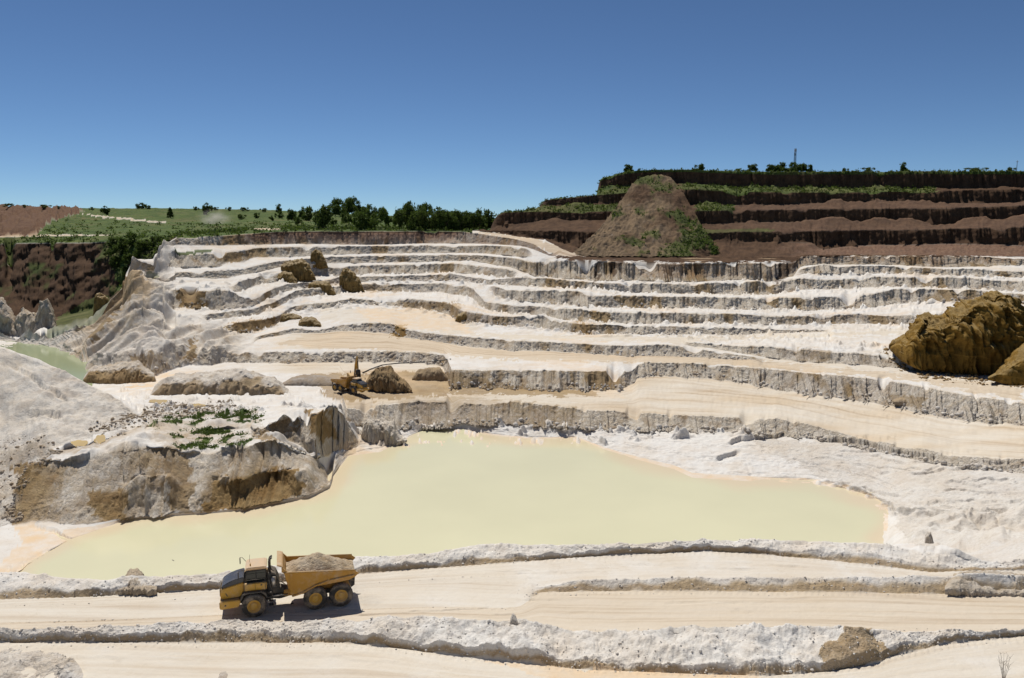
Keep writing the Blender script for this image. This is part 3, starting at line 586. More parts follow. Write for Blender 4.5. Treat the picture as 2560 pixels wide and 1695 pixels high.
paint(zone, TAN, .9, area([(690, 862), (760, 838), (900, 838), (1010, 845), (1280, 878), (1500, 888), (1900, 900), (2560, 965), (2560, 1004), (2300, 955), (2000, 925), (1850, 912), (1500, 905), (1250, 898), (1100, 884)]))
paint(zone, TAN, .7, area([(1000, 822), (1280, 835), (1650, 842), (1920, 838), (2290, 822), (2290, 836), (1920, 848), (1700, 856), (1280, 848)]))
paint(zone, TAN, .5, area([(800, 770), (1080, 775), (1200, 810), (1180, 835), (980, 820), (800, 800)]))
paint(zone, TAN, .6, area([(1640, 848), (1720, 855), (1920, 890), (2100, 908), (2560, 940), (2560, 1000), (2300, 955), (2000, 922), (1850, 884), (1700, 862)]))
paint(zone, TAN, .9, area([(1150, 577), (1260, 583), (1330, 595), (1385, 610), (1460, 641), (1400, 640), (1350, 622), (1290, 598)]))
zone2[..., RED] = np.where(area([(1150, 577), (1260, 583), (1330, 595), (1385, 610), (1460, 641), (1400, 640), (1350, 622), (1290, 598)]), .25, 0)
lowf = (seg_of('b2lo') | seg_of('b3lo') | seg_of('b1lo'))[:, None]
paint(zone, TAN, .15, isB > .5); bw = 1 - smooth(.35, 1.0, T.T[:, None] + fbm(X * .3, Y * .3, 3, 155) * .35)
paint(zone, OCH, .66 * bw * isB, lowf); paint(zone, TAN, .8 * bw * isB, lowf)  # warm shade along the banks' near foot painted as ochre and tan
# ochre
paint(zone, OCH, np.clip(.40 + .6 * fbm(X * .1, Zw * .06, 4, 177), .1, .85), (seg_of('S2') | seg_of('P1a') | seg_of('P1b') | seg_of('P2_toe'))[:, None] & (PX > 30) & (PX < 890))
zone2[..., CLF] = np.where((seg_of('S2') | seg_of('P1a') | seg_of('P1b'))[:, None] & (PX > 40) & (PX < 835), .85, zone2[..., CLF])
paint(zone, OCH, .25, seg_of('P1c')[:, None] & (PX < 890))
for poly, val in ((( (560, 1190), (740, 1170), (760, 1240), (640, 1270), (560, 1282), (500, 1285)), .95),
                  (((220, 1225), (330, 1222), (320, 1300), (230, 1290)), .9), (((400, 1150), (470, 1160), (480, 1280), (420, 1285)), .75),
                  (((770, 1030), (830, 1025), (850, 1090), (800, 1100)), .95), (((40, 1160), (100, 1150), (90, 1210), (50, 1250)), .9),
                  (((640, 1075), (720, 1050), (740, 1080), (680, 1100), (640, 1098)), .8),
                  (((440, 726), (510, 726), (520, 770), (450, 770)), .9), (((575, 808), (690, 792), (690, 815), (600, 832)), .9),
                  (((560, 632), (610, 628), (610, 652), (560, 656)), .85), (((290, 740), (320, 680), (350, 690), (320, 760), (280, 790)), .8),
                  (((225, 820), (260, 800), (290, 770), (310, 770), (260, 830), (220, 850)), .8), (((330, 900), (395, 880), (400, 930), (370, 940)), .7),
                  (((470, 860), (490, 850), (490, 905), (465, 905)), .8), (((985, 808), (1015, 815), (1010, 842), (975, 845)), 1.0),
                  (((1000, 755), (1150, 757), (1150, 780), (1010, 772)), .7), (((1530, 738), (1600, 742), (1590, 770), (1545, 765)), .75),
                  (((1470, 778), (1520, 780), (1525, 806), (1475, 806)), .85), (((1445, 806), (1480, 812), (1475, 835), (1450, 832)), .9),
                  (((1130, 924), (1230, 924), (1230, 970), (1130, 965)), .55), (((2220, 985), (2310, 990), (2300, 1020), (2230, 1010)), .6),
                  (((915, 712), (1000, 711), (1010, 732), (915, 730)), .6), (((1300, 656), (1365, 655), (1365, 690), (1300, 680)), .55),
                  (((1940, 792), (2140, 786), (2140, 808), (1940, 812)), .5), (((1985, 870), (2080, 878), (2080, 905), (1985, 900)), .5),
                  (((1150, 778), (1210, 785), (1205, 808), (1140, 806)), .55), (((1250, 790), (1300, 792), (1300, 816), (1250, 812)), .4),
                  (((780, 935), (1120, 925), (1330, 965), (1500, 975), (1500, 990), (1130, 985), (960, 1000), (820, 1000)), .72), (((960, 985), (1300, 1000), (1330, 1040), (1260, 1062), (1030, 1040)), .45), (((1280, 1003), (1440, 1020), (1430, 1062), (1290, 1055)), .55)):
    paint(zone, OCH, val, area(poly))
st1 = fbm(X * .035, Y * .035, 4, 183, .6); st2 = fbm(X * .22, Zw * .05, 3, 185)
paint(zone, OCH, np.clip((st1 + st2 * .7) * 1.3 - .25, 0, .8), (isC > .5) & (dist > 200) & (dist < 420))
paint(zone2, SLT, np.clip(st1 * 1.0 - .25, 0, .4), (flat > .5) & (dist > 200) & (dist < 420))
# brown earth pushed over the top of the clay wall
paint(zone, BRN, 1.0, area([(1380, 640), (1470, 640), (1990, 636), (2010, 630), (2560, 630), (2820, 630), (2820, 640), (2140, 641), (2010, 642), (1985, 654), (1870, 655), (1740, 657), (1500, 652), (1420, 650)]))
paint(zone2, RED, .34 * smooth(1440, 1620, jx), seg_of('L2_toe')[:, None] & (T.T[:, None] > .2)); paint(zone, OCH, .42 * smooth(1330, 1500, jx), seg_of('L2_toe')[:, None])
paint(zone, BRN, .45, seg_of('L2_toe')[:, None] & (PX > 1560) & (T.T[:, None] > .86))
paint(zone2, RED, (.45 + .55 * T.T[:, None]) * smooth(560, 640, jx) * (1 - smooth(1120, 1200, jx)), seg_of('R_toe')[:, None]); paint(zone, OCH, .5 * np.clip(fbm(X * .05, Y * .02, 3, 173) + .2, 0, 1), seg_of('R_toe')[:, None] & (PX > 700))
paint(zone2, RED, .5, seg_of('R_toe')[:, None] & (PX >= 1160))
paint(zone, BRN, .8, seg_of('R_toe')[:, None] & (PX > 640) & (PX < 1160) & (T.T[:, None] > .78))
paint(zone, OCH, .35, (seg_of('L1_toe') | seg_of('L2_toe'))[:, None] & (PX > 1120) & (PX < 1330))
# back of the ridge, brown wall, plateau
far = (T.segi >= ROWS['B0'])[:, None]
paint(zone, BRN, 1.0, (T.segi == ROWS['R_crest'])[:, None] & (PX < 430) & (T.T[:, None] > .3))
paint(zone, BRN, 1.0, far & (PX < 441) & (T.segi <= ROWS['BW_toe'])[:, None])
zone2[..., RED] = np.where((T.segi == ROWS['BW_toe'])[:, None] & (PX < 300), .35 * (fbm(X * .03, Zw * .05, 3, 171) > 0), zone2[..., RED])
plat = (T.segi >= ROWS['BW_crest'])[:, None] | ((T.segi >= ROWS['R_crest'])[:, None] & (PX > 441) & (PX < 1180))
paint(zone, GRN, 1.0, plat & (PX < 1240))
paint(zone, GRN, 1.0, area([(262, 600), (440, 590), (400, 625), (380, 650), (330, 655), (300, 740), (285, 640)]) & (dist > 352))
paint(zone, GRN, .7, area([(150, 790), (230, 745), (280, 735), (260, 800), (110, 835)]) & (T.segi >= ROWS['R_crest'])[:, None])
bare = area([(-260, 500), (190, 519), (210, 530), (150, 545), (120, 560), (85, 590), (-260, 592)]) & plat
zone[..., GRN] = np.where(bare, .1, zone[..., GRN]); paint(zone, BRN, .75, bare); zone2[..., RED] = np.where(bare, 1.0, zone2[..., RED]); paint(zone, OCH, .6, bare)
Zw += bare * (ridged(X * .03, Y * .02, 4, 179, .6) - .3) * 6.0
tr = inside(PX, V0, [(205, 534), (330, 547), (430, 557), (430, 559), (330, 551), (240, 541)]) | inside(PX, V0, [(620, 571), (700, 571), (700, 575), (620, 575)]) | inside(PX, V0, [(-260, 590), (280, 586), (280, 589), (-260, 596)])
zone[..., GRN] = np.where(tr & plat, 0.0, zone[..., GRN]); paint(zone, TAN, .97, tr & plat); paint(zone, OCH, .35, tr & plat)
paint(zone, GRN, np.clip(fbm(X * .05, Zw * .06, 4, 187, .6) * 1.4 - .18, 0, .8), (T.segi == ROWS['BW_toe'])[:, None] & (PX < 440))
zone2[..., CLF] *= 1 - (zone[..., BRN] > .5)
# grass on the front-left island and ridge ledges
isl = (seg_of('P1c') | seg_of('P2_crest') | seg_of('P2_toe') | seg_of('Q'))[:, None]
gp = (area([(420, 1040), (560, 1030), (640, 1025), (650, 1050), (560, 1062), (450, 1068), (380, 1075), (370, 1062)]) | area([(430, 1090), (520, 1075), (600, 1085), (640, 1095), (600, 1115), (520, 1130), (440, 1128)])) & (fbm(X * .22, Y * .22, 4, 181) > .0)
paint(zone, GRN, 1.0, gp); paint(zone, OCH, .45, area([(370, 1030), (640, 1020), (660, 1060), (600, 1110), (430, 1130), (380, 1090)]))
paint(zone, GRN, .9, area([(432, 626), (470, 630), (520, 622), (540, 628), (510, 634), (435, 638)]))
paint(zone, GRN, .6, area([(365, 665), (395, 662), (400, 680), (360, 690)]))
paint(zone2, SLT, .6, area([(880, 770), (1060, 772), (1150, 800), (1180, 830), (1010, 822), (930, 805)]))
for poly in ([(1486, 652), (1502, 652), (1500, 690), (1478, 722), (1490, 690)], [(1520, 650), (1562, 648), (1550, 672), (1532, 692)], [(1640, 658), (1692, 658), (1668, 694)], [(1960, 655), (2000, 650), (1960, 700), (1930, 712)]):
    paint(zone, BRN, .8, area(poly))  # shade of dark gullies, and a brown notch, painted on the wall
hb = area([(2078, 1600), (2105, 1572), (2135, 1562), (2175, 1580), (2235, 1620), (2225, 1650), (2130, 1692), (2072, 1680)]) & (isB > .3)
paint(zone, OCH, .62, hb); paint(zone, TAN, .9, hb); paint(zone2, RGH, 1.0, hb)
rs = area([(1860, 1095), (2100, 1100), (2600, 1190), (2600, 1400), (2300, 1380), (2230, 1290), (2100, 1215)]) & (dist < 175)
paint(zone2, RGH, .6, rs); paint(zone2, CLF, .25, rs)
# silt
paint(zone2, SLT, .9, area([(30, 1330), (75, 1310), (130, 1330), (180, 1348), (110, 1385), (60, 1410), (100, 1360)]))
paint(zone2, SLT, .7, (seg_of('S') | seg_of('Wm'))[:, None] & (Zw < 0.35) & (PX < 2220))
paint(zone2, SLT, .8, area([(370, 930), (450, 935), (480, 950), (330, 970), (310, 960)]))
paint(zone2, SLT, .8, area([(1200, 1648), (1300, 1655), (1430, 1668), (1560, 1672), (1900, 1684), (1900, 1700), (1560, 1702), (1400, 1700), (1290, 1680)])); paint(zone, OCH, .25, area([(1200, 1648), (1300, 1655), (1430, 1668), (1560, 1672), (1560, 1700), (1400, 1700), (1290, 1675)]))
paint(zone2, SLT, .5, area([(840, 1110), (920, 1080), (1010, 1110), (960, 1140), (860, 1150)]))
paint(zone2, RGH, .8, area([(0, 1100), (110, 1090), (130, 1130), (60, 1200), (40, 1310), (-100, 1330)])); paint(zone, OCH, .35, area([(0, 1120), (110, 1090), (130, 1130), (60, 1200), (40, 1310), (-100, 1330)]))
paint(zone2, RGH, .6, area([(200, 1060), (360, 1010), (560, 1000), (600, 1020), (380, 1060), (250, 1100)]))
paint(zone2, RGH, .5, (seg_of('L10_toe'))[:, None] & (PX > 860)); paint(zone, OCH, .30, seg_of('L10_toe')[:, None] & (PX > 1000) & (PX < 1560))
zone2[..., CLF] = np.where(flank & (PX < 440), .55 * (1 - smooth(400, 440, PX)) + zone2[..., CLF] * smooth(400, 440, PX), zone2[..., CLF])
paint(zone, OCH, np.clip(.08 + .8 * fbm(ac * .05, al * .02, 3, 175), 0, .7) * (1 - smooth(350, 450, jx)), flank & (PX < 470))
paint(zone, OCH, np.clip(.8 * fbm(X * .05, Y * .03, 3, 176), 0, .7) * mid, mid > .05)
zone2[..., CLF] = np.maximum(zone2[..., CLF], .6 * mid)
paint(zone2, CLF, .45, mW); paint(zone2, RGH, .4, mW)  # cliff tint greys the left slope in place of its partial shade
# flow: x along the road in road lengths, y across
flow = np.zeros(PX.shape + (3,), np.float32)
flow[..., 0] = X * 0.03 + Y * .01; flow[..., 1] = Y * .8 + fbm(X * .05, Y * .05, 2, 191) * .8
for nm, a in (('f1', 7), ('b2bk', 7), ('b3bk', 6), ('L10_crest', 14), ('L9_crest', 13), ('L8_crest', 6), ('L8b_crest', 7)):
    m = seg_of(nm); flow[m, :, 1] = (T.T[m][:, None] + T.segi[m][:, None]) * a + fbm(X[m] * .03, Y[m] * .03, 3, 193) * .9

PUD = []
for cx, cv, rx, rv, lb in ((402, 1004, 26, 4.5, 'orange puddle at the foot of the long ochre mound'), (492, 1013, 18, 4, 'small orange puddle beside the grey mound'), (198, 1108, 17, 8, 'yellow puddle on the white flat'), (250, 1098, 12, 10, 'narrow yellow puddle beside the white slope')):
    e = ((PX - cx) / rx) ** 2 + ((V0 - cv) / rv) ** 2; m = (e < 3.2) & (dist > 120) & (dist < 240)
    z0 = float(np.median(Zw[m])) if m.any() else 8.0
    Zw[m] = np.where(e[m] < 1.9, z0 - .12, Zw[m] * (1 - np.clip(3.2 - e[m], 0, 1)) + np.clip(3.2 - e[m], 0, 1) * (z0 + .02))
    PUD.append((cx, cv, rx, rv, lb, z0))
VT = np.stack([X, Y, Zw], -1)
terr = link('quarry_terrain', grid_mesh('quarry_terrain', VT, dict(zone=zone, zone2=zone2, flow=flow)), M_TERR)
tag(terr, 'white kaolin quarry pit with stepped benches and haul roads', 'terrain', kind='structure')

def ground(px, v, dmin=0, dmax=1e9):
    """terrain point seen at photo position (px, v)"""
    c = int(np.clip(np.searchsorted(PXC, px), 1, len(PXC) - 1))
    col = VT[:, c]; dd = col[:, 1] * CP - (col[:, 2] - CAMZ) * SP
    vv = 847.5 + F * (-(col[:, 1] * SP + (col[:, 2] - CAMZ) * CP)) / np.maximum(dd, .1)
    best = None; hid = 1e9
    for i in range(len(col) - 1):
        if dd[i] < dmin or dd[i] > dmax: continue
        a, b = vv[i], vv[i + 1]
        if (a - v) * (b - v) <= 0 and a != b:
            t = (a - v) / (a - b); return Vector(col[i] * (1 - t) + col[i + 1] * t)
    i = int(np.argmin(np.abs(vv - v) + 1e6 * ((dd < dmin) | (dd > dmax)))); return Vector(col[i])
_gx_ = None
def height_at(x, y):
    """terrain height under a plan position (nearest grid column)"""
    a = x / y * F + 1280
    # column px refers to axis distance, correct for pitch
    best = None
    for c in range(max(0, int((a - 40 + 260) / 2.2017)), min(len(PXC), int((a + 60 + 260) / 2.2017))):
        col = VT[:, c]; i = int(np.argmin(np.abs(col[:, 1] - y) ));
        e = abs(col[i, 0] - x) + abs(col[i, 1] - y)
        if best is None or e < best[0]: best = (e, col[i, 2])
    return best[1]
# ---------------------------------------------------------------- the overburden hill behind the pit
PXM = np.linspace(1150, 2820, 760)
Hh = Loft(PXM)
Hh.line('m0', [(1150, 580, 432), (1210, 578.5, 418), (1233, 581, 412), (1296, 593, 393), (1362, 600, 373), (1382, 610, 366), (1408, 625, 356), (1443, 637, 351), (1461, 642, 348), (1500, 645, 347), (1980, 644, 347), (2005, 638, 350), (2140, 637, 351), (2560, 641, 335), (2820, 641, 329)], 'd'); Hh.seg(12, 'F', .7)
Hh.terrace('m1', [(1150, 580, 580.5, 436), (1190, 578, 580, 426), (1210, 577, 579.5, 421), (1289, 577, 590, 402), (1362, 577, 597, 386), (1453, 579, 620, 371), (1512, 580, 627, 367), (1600, 582, 628, 366), (1732, 585, 622, 366), (1780, 583, 603, 369), (1840, 580, 604, 371), (1941, 579, 603, 372), (2030, 578, 606, 372), (2048, 577, 621, 368), (2060, 577, 622, 368), (2140, 576, 613, 372), (2290, 574, 610, 368), (2401, 571, 608, 362), (2560, 567, 613, 352), (2820, 562, 614, 345)], None, n=16, jit=.5, tal=.8, slope=.18)
Hh.seg(10, 'F', .5)
Hh.terrace('m2', [(1225, 545, 566, 424), (1261, 530.5, 562, 415), (1347, 529, 554, 408), (1418, 532, 551, 404), (1512, 528, 549, 398), (1600, 527, 552, 394), (1745, 527, 560, 388), (1920, 525, 554, 388), (2104, 522, 556, 388), (2226, 521, 558, 386), (2379, 520, 563, 378), (2560, 513, 545, 372), (2820, 508, 543, 365)], [(1248, None)], 26, n=14, jit=.5, tal=.5, slope=.18)
Hh.seg(10, 'F', .5)
Hh.terrace('m3', [(1345, 512, 516, 425), (1365, 500, 514, 420), (1428, 494, 514, 416), (1466, 490, 512, 414), (1542, 484, 509, 410), (1580, 481, 508, 408), (1733, 473, 510, 404), (1831, 478, 512, 402), (1920, 480, 511, 402), (2104, 481, 506, 402), (2226, 479, 503, 402), (2318, 478, 506, 396), (2440, 475, 508, 392), (2560, 472, 505, 386), (2820, 470, 505, 380)], [(1365, None)], 28, n=12, jit=.5, tal=.5, slope=.18)
Hh.seg(9, 'F', .5)
Hh.terrace('m4', [(1492, 452, 472, 428), (1499, 446, 471, 426), (1529, 438, 467, 424), (1560, 430, 463, 422), (1595, 426, 459, 420), (1631, 424, 457, 420), (1730, 424, 458, 418), (1831, 428, 465, 416), (1920, 430, 469, 416), (2104, 429, 470, 416), (2348, 428, 471, 410), (2560, 428, 472, 400), (2820, 428, 472, 394)], [(1502, None)], 14, n=14, jit=.6, tal=.2, slope=.12)
Hh.seg(8, 'F', .35)
Hh.line('mB', [(1150, 582, 470), (1236, 582, 470), (1262, 539, 482), (1345, 537, 484), (1368, 511, 490), (1490, 509, 492), (1506, 452, 500), (1600, 436, 520), (2820, 438, 520)], 'd'); Hh.seg(6, 'F', .3)
Hh.line('mE', [(1150, 600, 640), (1262, 600, 640), (2820, 604, 640)], 'd')
Hh.build()
hX, hY, hZ, hP, hV = Hh.X, Hh.Y, Hh.Zw, Hh.PX, Hh.V0
hR = {l['name']: i for i, l in enumerate(Hh.L)}
hC = (Hh.kind == 'C')[:, None] * np.ones_like(hP)
hs = lambda n: (Hh.segi == hR[n])[:, None]
hZ += (1 - hC) * Hh.amp[:, None] * np.minimum(1, np.minimum(Hh.T, 1 - Hh.T) * 4 + .1)[:, None] * (fbm(hX * .15, hY * .15, 4, 203) + .5 * fbm(hX * .8, hY * .8, 2, 207))
hY += hC * fbm(hX * .5, hZ * .6, 3, 211) * .4
for q, nm in enumerate(('m1_crest', 'm2_crest', 'm3_crest')):  # loose earth banked against the foot of the next wall
    dj = fbm(hX * (.045 + .02 * q) + 31 * q, hX * 0 + 2 + 5.3 * q, 4, 215 + q)
    hZ += hs(nm) * np.clip(dj * 1.3 + (.25, .1, -.1)[q], 0, 1) * (3.6, 3.0, 2.2)[q] * (Hh.T[:, None] ** 2)
hzone = np.zeros(hP.shape + (4,), np.float32); hzone2 = np.zeros(hP.shape + (4,), np.float32)
hzone[..., BRN] = 1.0
hzone2[..., RED] = (1 - hC) * np.clip(.35 + fbm(hX * .05, hY * .05, 3, 221), 0, .8) + hC * .12
hj0 = hP + fbm(hX * .1, hY * .1, 3, 229) * 60
for nm in ('m0', 'm1_crest', 'm2_crest'): hzone[..., BRN] = np.where(hs(nm), .98 - .14 * smooth(1740, 1950, hj0), hzone[..., BRN]); hzone2[..., RED] = np.where(hs(nm), .9, hzone2[..., RED]); hzone[..., OCH] = np.where(hs(nm), .6, hzone[..., OCH])
hzone[..., BRN] = np.where(hs('m0'), .97 - .42 * smooth(1930, 2080, hj0), hzone[..., BRN])
hzone[..., OCH] = np.where(hs('m0'), .35 * smooth(1930, 2080, hj0), 0)
hzone2[..., RGH] = .6
hj = hP + fbm(hX * .2, hY * .2, 3, 231) * 14; hvj = hV + fbm(hX * .2, hY * .2, 3, 233) * 3
gtop = (hs('m4_crest') | hs('mB') | (hs('m4_toe') & (Hh.T[:, None] > .82))) & (hP > 1490)
hzone[..., GRN] = np.maximum(hzone[..., GRN], gtop * 1.0)
hzone[..., GRN] = np.maximum(hzone[..., GRN], (hs('m3_crest') & ((hj < 1600) | ((hj > 1700) & (hj < 2340)))) * .95)
hzone[..., GRN] = np.maximum(hzone[..., GRN], (hs('m2_crest') & ((hj < 1620) | ((hj > 1740) & (hj < 1840)))) * .8)
hzone[..., GRN] = np.maximum(hzone[..., GRN], (hs('m1_crest') & (hj > 1700) & (hj < 1930) & (Hh.T[:, None] < .4)) * .6)
hflow = np.stack([hX * .05, hY, hZ * 0], -1)
VH = np.stack([hX, hY, hZ], -1)
hill = link('overburden_hill', grid_mesh('overburden_hill', VH, dict(zone=hzone, zone2=hzone2, flow=hflow)), M_TERR)
tag(hill, 'dark brown earth hill cut in four steps above the white pit', 'hill', kind='structure')

# ---------------------------------------------------------------- heaps, mounds and rocks
def lump(name, label, cat, top, bot, df, thick=.8, amp=.5, fr=.35, seed=0, zn=(0, 0, 0, 0), zn2=(0, 0, .5, 0), nn=(70, 34), p=.75, white_top=0.0, group=None, steps=0, ridge=.6, sink=.4, mat=None, pits=(), fine=1.0):
    tp = np.array(top, float); bt = np.array(bot, float)
    x0, x1 = tp[0, 0], tp[-1, 0]
    ncol, nrow = nn
    s = np.linspace(0, 1, ncol); px = x0 + (x1 - x0) * s
    vt = np.interp(px, tp[:, 0], tp[:, 1]); vb = np.interp(px, bt[:, 0], bt[:, 1])
    dfp = np.interp(px, [q[0] for q in df], [q[1] for q in df]) if isinstance(df, list) else np.full(ncol, float(df))
    w = thick * (x1 - x0) * dfp / F / 2 * np.sqrt(np.clip(1 - (2 * s - 1) ** 2, 0.02, 1))
    hgt = np.maximum(vb - vt, 0) * dfp / F
    w = np.minimum(w, np.maximum(hgt * 1.6, .2) + .3)
    zb = CAMZ - dfp * kk(vb); zt = CAMZ - (dfp + w) * kk(vt); zt = np.maximum(zt, zb + .02)
    phi = np.linspace(-.12, math.pi + .12, nrow)[:, None]
    dd = dfp + w * (1 - np.cos(phi)); sn = np.sin(phi)
    z = zb + (zt - zb) * np.sign(sn) * np.abs(sn) ** p
    z = np.where(sn < 0, zb - sink, z)
    if steps:
        q = (z - zb) / np.maximum(zt - zb, .1) * steps; fq = np.floor(q) + smooth(.55, 1.0, q - np.floor(q)); z = zb + (zt - zb) * np.clip(fq / steps, 0, 1)
    a = (px - 1280) / F
    Xl = a * dd; b = (((CAMZ - z) / dd) - SP) / CP; Yl = dd * (CP - b * SP)
    env = np.minimum(1, np.minimum(s, 1 - s) * 8)[None, :]
    n1 = fbm(Xl * fr, z * fr * .8 + Yl * .12, 4, 301 + seed, .55); n2 = ridged(Xl * fr * 1.6 + z * .05, Yl * fr * .9, 3, 331 + seed, .6) - .2
    n3 = (ridged(Xl * fr * 4.2 + z * fr * .6, z * fr * .9, 2, 351 + seed, .6) - .3) * .45 + fbm(Xl * fr * 9, z * fr * 9 + Yl, 3, 361 + seed) * .16
    Yl = Yl - env * amp * ((n1 * (1 - ridge) + n2 * ridge) * 1.3 + n3 * fine)
    if mat is not None: Yl = Yl - env * amp * ((ridged(Xl * .42 + z * .1, z * .30, 3, 371 + seed, .6) - .25) * .75 + (ridged(Xl * .11, z * .5, 2, 373 + seed, .6) - .3) * .45)
    vv_ = v_from(dd, z)
    for qx, qv, qr, qd in pits: Yl = Yl + qd * np.exp(-(((px - qx) / qr) ** 2 + ((vv_ - qv) / qr) ** 2))
    z = z + env * amp * (.5 * fbm(Xl * fr * 1.4, Yl * fr * 1.4, 3, 341 + seed) + .14 * fbm(Xl * fr * 6, Yl * fr * 6, 3, 343 + seed)) * (sn > 0.1)
    Vv = np.stack([Xl + 0 * z, Yl + 0 * z, z], -1)
    A = np.zeros(z.shape + (4,), np.float32); A[:] = zn; B = np.zeros(z.shape + (4,), np.float32); B[:] = zn2
    if white_top:
        k = smooth(.55, .95, sn + .25 * n1); A[..., OCH] *= 1 - white_top * k; A[..., GRN] *= 1
    o = link(name, grid_mesh(name, Vv, dict(zone=A, zone2=B, flow=Vv * .1)), mat or M_TERR)
    return tag(o, label, cat, group)
OC = (1.0, 0, 0, 0); OCS = (.72, 0, 0, 0)
# big ochre outcrops on the right
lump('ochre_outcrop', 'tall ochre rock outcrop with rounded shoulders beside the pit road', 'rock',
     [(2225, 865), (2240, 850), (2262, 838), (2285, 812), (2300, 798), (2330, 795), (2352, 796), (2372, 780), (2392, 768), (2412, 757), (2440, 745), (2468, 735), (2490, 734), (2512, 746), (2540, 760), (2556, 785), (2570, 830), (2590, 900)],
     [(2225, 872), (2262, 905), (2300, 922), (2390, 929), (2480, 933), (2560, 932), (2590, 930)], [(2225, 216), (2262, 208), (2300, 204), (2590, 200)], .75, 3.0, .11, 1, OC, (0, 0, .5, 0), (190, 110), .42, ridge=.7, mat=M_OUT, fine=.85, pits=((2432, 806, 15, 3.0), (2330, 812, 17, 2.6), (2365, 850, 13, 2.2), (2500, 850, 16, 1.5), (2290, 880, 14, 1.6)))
lump('ochre_outcrop', 'lower ochre rock bank with a sloping left side beside the road edge', 'rock',
     [(2470, 943), (2490, 932), (2515, 900), (2545, 870), (2580, 845), (2640, 830), (2720, 850), (2760, 940)],
     [(2470, 946), (2520, 957), (2600, 962), (2760, 965)], 190, .8, 1.2, .22, 2, OC, (0, 0, .5, 0), (90, 60), .5, mat=M_OUT, fine=.6)
lump('ochre_boulder', 'small rounded ochre knob at the left foot of the tall outcrop', 'rock',
     [(2222, 862), (2232, 850), (2252, 846), (2272, 852), (2280, 870)], [(2222, 868), (2250, 878), (2280, 876)], 216, .9, .4, .5, 3, OCS, (0, 0, .5, 0), (30, 20), .6, mat=M_OUT)
lump('ochre_heap', 'loose yellow rubble heap at the foot of the right clay wall', 'heap',
     [(2232, 1002), (2250, 992), (2275, 991), (2300, 1006)], [(2232, 1006), (2270, 1013), (2300, 1014)], 188, 1.2, .35, .9, 4, OCS, (0, 0, .9, 0), (40, 20), .8)
# ochre rocks on the left benches
L_ = [
 ('reddish brown boulder like a hooded cone on the upper bench', [(776, 640), (780, 628), (790, 623), (802, 630), (812, 645), (820, 666)], [(776, 666), (800, 671), (820, 668)], 374, .8, .9, 12),
 ('large broken ochre rock with a dark split face between bench steps', [(702, 664), (712, 655), (735, 650), (756, 648), (772, 660), (782, 680), (790, 697)], [(702, 672), (745, 700), (790, 699)], 350, .8, 1.3, 13),
 ('pale ochre boulder leaning on the large split rock', [(684, 700), (695, 688), (712, 678), (730, 682), (742, 700), (748, 735)], [(684, 702), (710, 706), (735, 735), (748, 738)], 342, .8, .9, 14),
 ('pointed ochre rock fin rising beside the middle bench', [(848, 690), (858, 674), (868, 670), (885, 680), (900, 700), (912, 728)], [(848, 712), (870, 728), (912, 733)], 352, .8, 1.1, 15),
 ('flat-topped ochre block with a grey lower step', [(768, 735), (772, 708), (790, 702), (822, 704), (832, 720), (840, 734)], [(768, 737), (800, 739), (840, 737)], 343, .7, .7, 16),
 ('dark brown rock shelf against the lower left bench', [(700, 800), (704, 786), (730, 783), (752, 790), (764, 805)], [(700, 812), (730, 816), (764, 815)], 303, .7, .7, 17),
 ('rounded brown boulder on the sandy floor below the benches', [(742, 828), (748, 802), (762, 792), (782, 793), (800, 805), (814, 826)], [(742, 830), (770, 834), (814, 830)], 293, .85, .8, 18),
 ('crumbled ochre spoil heap on the lower left bench', [(540, 838), (548, 822), (566, 815), (585, 820), (610, 838)], [(540, 842), (580, 850), (610, 846)], 280, 1.0, .8, 19),
 ('dark rubble pile on the bench beside the tan floor', [(1138, 800), (1145, 784), (1160, 778), (1180, 790), (1200, 806)], [(1138, 806), (1170, 809), (1200, 808)], 292, .9, .6, 20),
]
for lb, tp, bt, d, th, am, sd in L_:
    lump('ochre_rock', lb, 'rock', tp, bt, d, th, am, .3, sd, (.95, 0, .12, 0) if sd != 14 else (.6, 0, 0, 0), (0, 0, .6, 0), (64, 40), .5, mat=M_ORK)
# mounds on the floor at left
lump('clay_mound', 'low ochre and white clay mound beside the green pond', 'mound', [(208, 947), (222, 925), (240, 918), (275, 915), (300, 910), (345, 904), (362, 918), (385, 935), (392, 956)], [(208, 950), (270, 978), (330, 977), (392, 960)], 222, .8, 1.1, .25, 22, (.9, 0, 0, 0), (0, 0, .3, .3), (130, 70), .5, .5)
lump('clay_mound', 'long ochre and grey clay mound with weathered sides beside the orange puddle', 'mound', [(374, 990), (388, 965), (410, 948), (440, 940), (480, 938), (540, 932), (580, 927), (615, 925), (650, 938), (690, 952), (730, 985), (745, 1005)], [(374, 996), (420, 1010), (500, 1014), (600, 1012), (690, 1008), (745, 1008)], 199, .5, 1.3, .2, 23, (.78, 0, 0, 0), (0, 0, .3, .5), (150, 64), .5, .7)
lump('clay_mound', 'brown spoil bank of dark earth lying behind the parked truck', 'mound', [(706, 958), (730, 945), (760, 938), (800, 940), (840, 948), (870, 962)], [(706, 962), (790, 968), (870, 968)], 212, .7, .3, .4, 24, (.55, 0, .35, 0), (0, 0, .7, 0), (90, 26), .8)
lump('clay_mound', 'ochre digging heap in front of the parked truck', 'mound', [(915, 952), (935, 925), (955, 918), (978, 920), (995, 940), (1015, 955), (1030, 972)], [(915, 966), (960, 978), (1030, 977)], 206, .8, 1.3, .3, 25, (.9, 0, .08, 0), (0, 0, .8, .1), (90, 40), .7)
